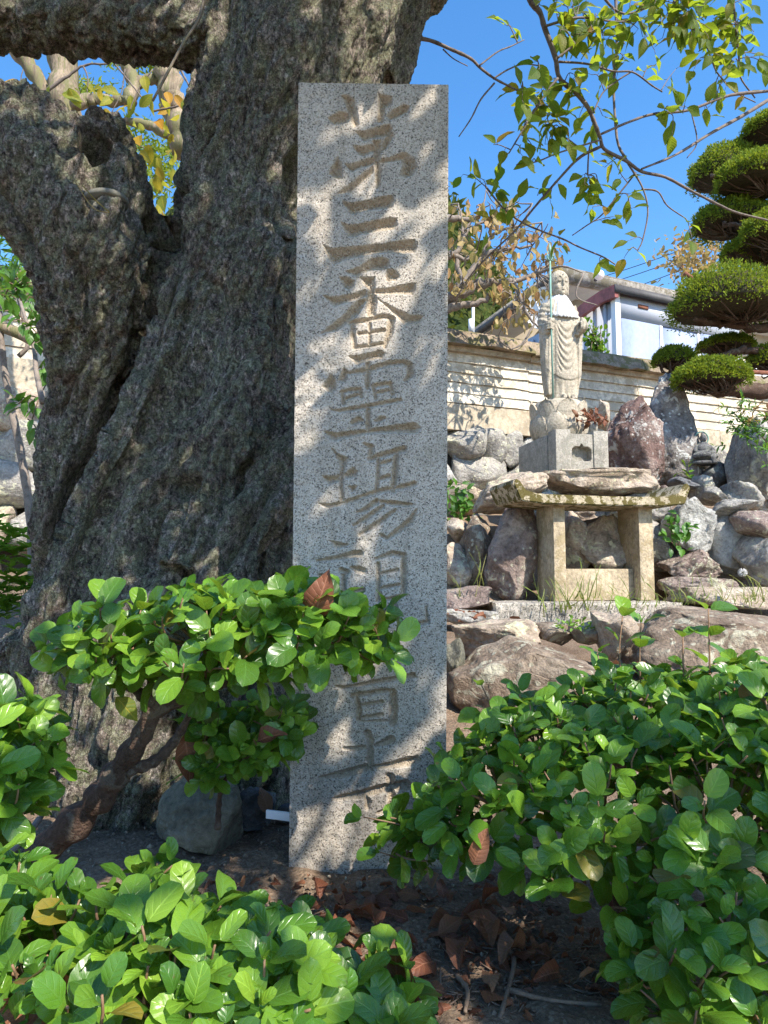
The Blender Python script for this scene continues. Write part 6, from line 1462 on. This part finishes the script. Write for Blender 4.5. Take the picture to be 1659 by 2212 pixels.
for x, y, d, al, sc, lab in SPEC:
    me = leaf_mesh('dry', int(RNG.integers(5)), 'yellow_leaf' if 'yellow' in lab else 'dry_leaf'); o = bpy.data.objects.new('dead_leaf', me); COL.objects.link(o)
    al = unit(al); m = np.eye(4); m[:3, :3] = basis(al, np.array([.1, -1, .5])+rv()*.2)*sc; m[:3, 3] = W(x, y, d)-al*sc*.5
    o.matrix_world = Matrix(m.tolist()); tag(o, lab, 'leaf')
# pebbles and crumbs in the soil, twigs
pm = MB(); V0, F0 = ico(1)
for k in range(1800):
    x, y = RNG.uniform(-.75, .75), RNG.uniform(.85, 1.75); s = RNG.uniform(.0012, .004)*(2.2 if RNG.random() < .06 else 1)
    pm.add(V0*(s*RNG.uniform(.6, 1.2, 3))+[x, y, float(gz(x, y))+s*.3+.004], F0)
solo('gravel', pm, M['rock_brown'], kind='stuff', origin=np.zeros(3))
dm = MB()
for k in range(900):
    x, y = RNG.uniform(380, 1350), RNG.uniform(1960, 2215); p = gpt(x, y)+[0, 0, .006]; a = RNG.uniform(0, 6.28); l = RNG.uniform(.006, .035)
    dm.tube([p, p+[l*math.cos(a), l*math.sin(a), RNG.uniform(-.002, .006)]], RNG.uniform(.0005, .0011), 4)
solo('twig_litter', dm, M['twig'], kind='stuff', origin=np.zeros(3))
q_ = [gpt(RNG.uniform(380, 1350), RNG.uniform(1900, 2215)) for k in range(420)]
solo('leaf_litter', leaf_mass(MB(), 'dry', np.array(q_)+[0, 0, .006], RNG.normal(size=(420, 3))*[1, 1, .25], RNG.normal(size=(420, 3))*.5+UP, RNG.uniform(.008, .028, 420)), M['dry_leaf'], kind='stuff', origin=np.zeros(3))
TWG = [((1080, 2215), (1110, 2105), (1100, 2060), 'grey forked stick on the dark soil at the bottom centre'), ((985, 2120), (1010, 2160), (1005, 2205), 'short grey stick left of the forked stick'), ((1090, 2150), (1180, 2180), (1300, 2190), 'long crooked twig lying at the bottom edge'), ((0, 1870), (50, 1848), (88, 1815), 'pale dead root at the left edge under the shrub'), ((98, 1820), (104, 1860), (112, 1900), 'short cut stick standing under the shrub trunk')]
for k, (a, b, c, lab) in enumerate(TWG):
    Q = spline([gpt(*a)+[0, 0, .008], gpt(*b)+[0, 0, .012+.02*(k > 2)], gpt(*c)+[0, 0, .01+.04*(k > 2)]], 12); r = .0035 if k < 3 else .009
    solo('stick', MB().tube(Q, np.linspace(r, r*.7, 12)*(1+.15*RNG.normal(size=12)), 7), M['twig'] if k < 3 else M['twig_gray'], lab, 'stick')
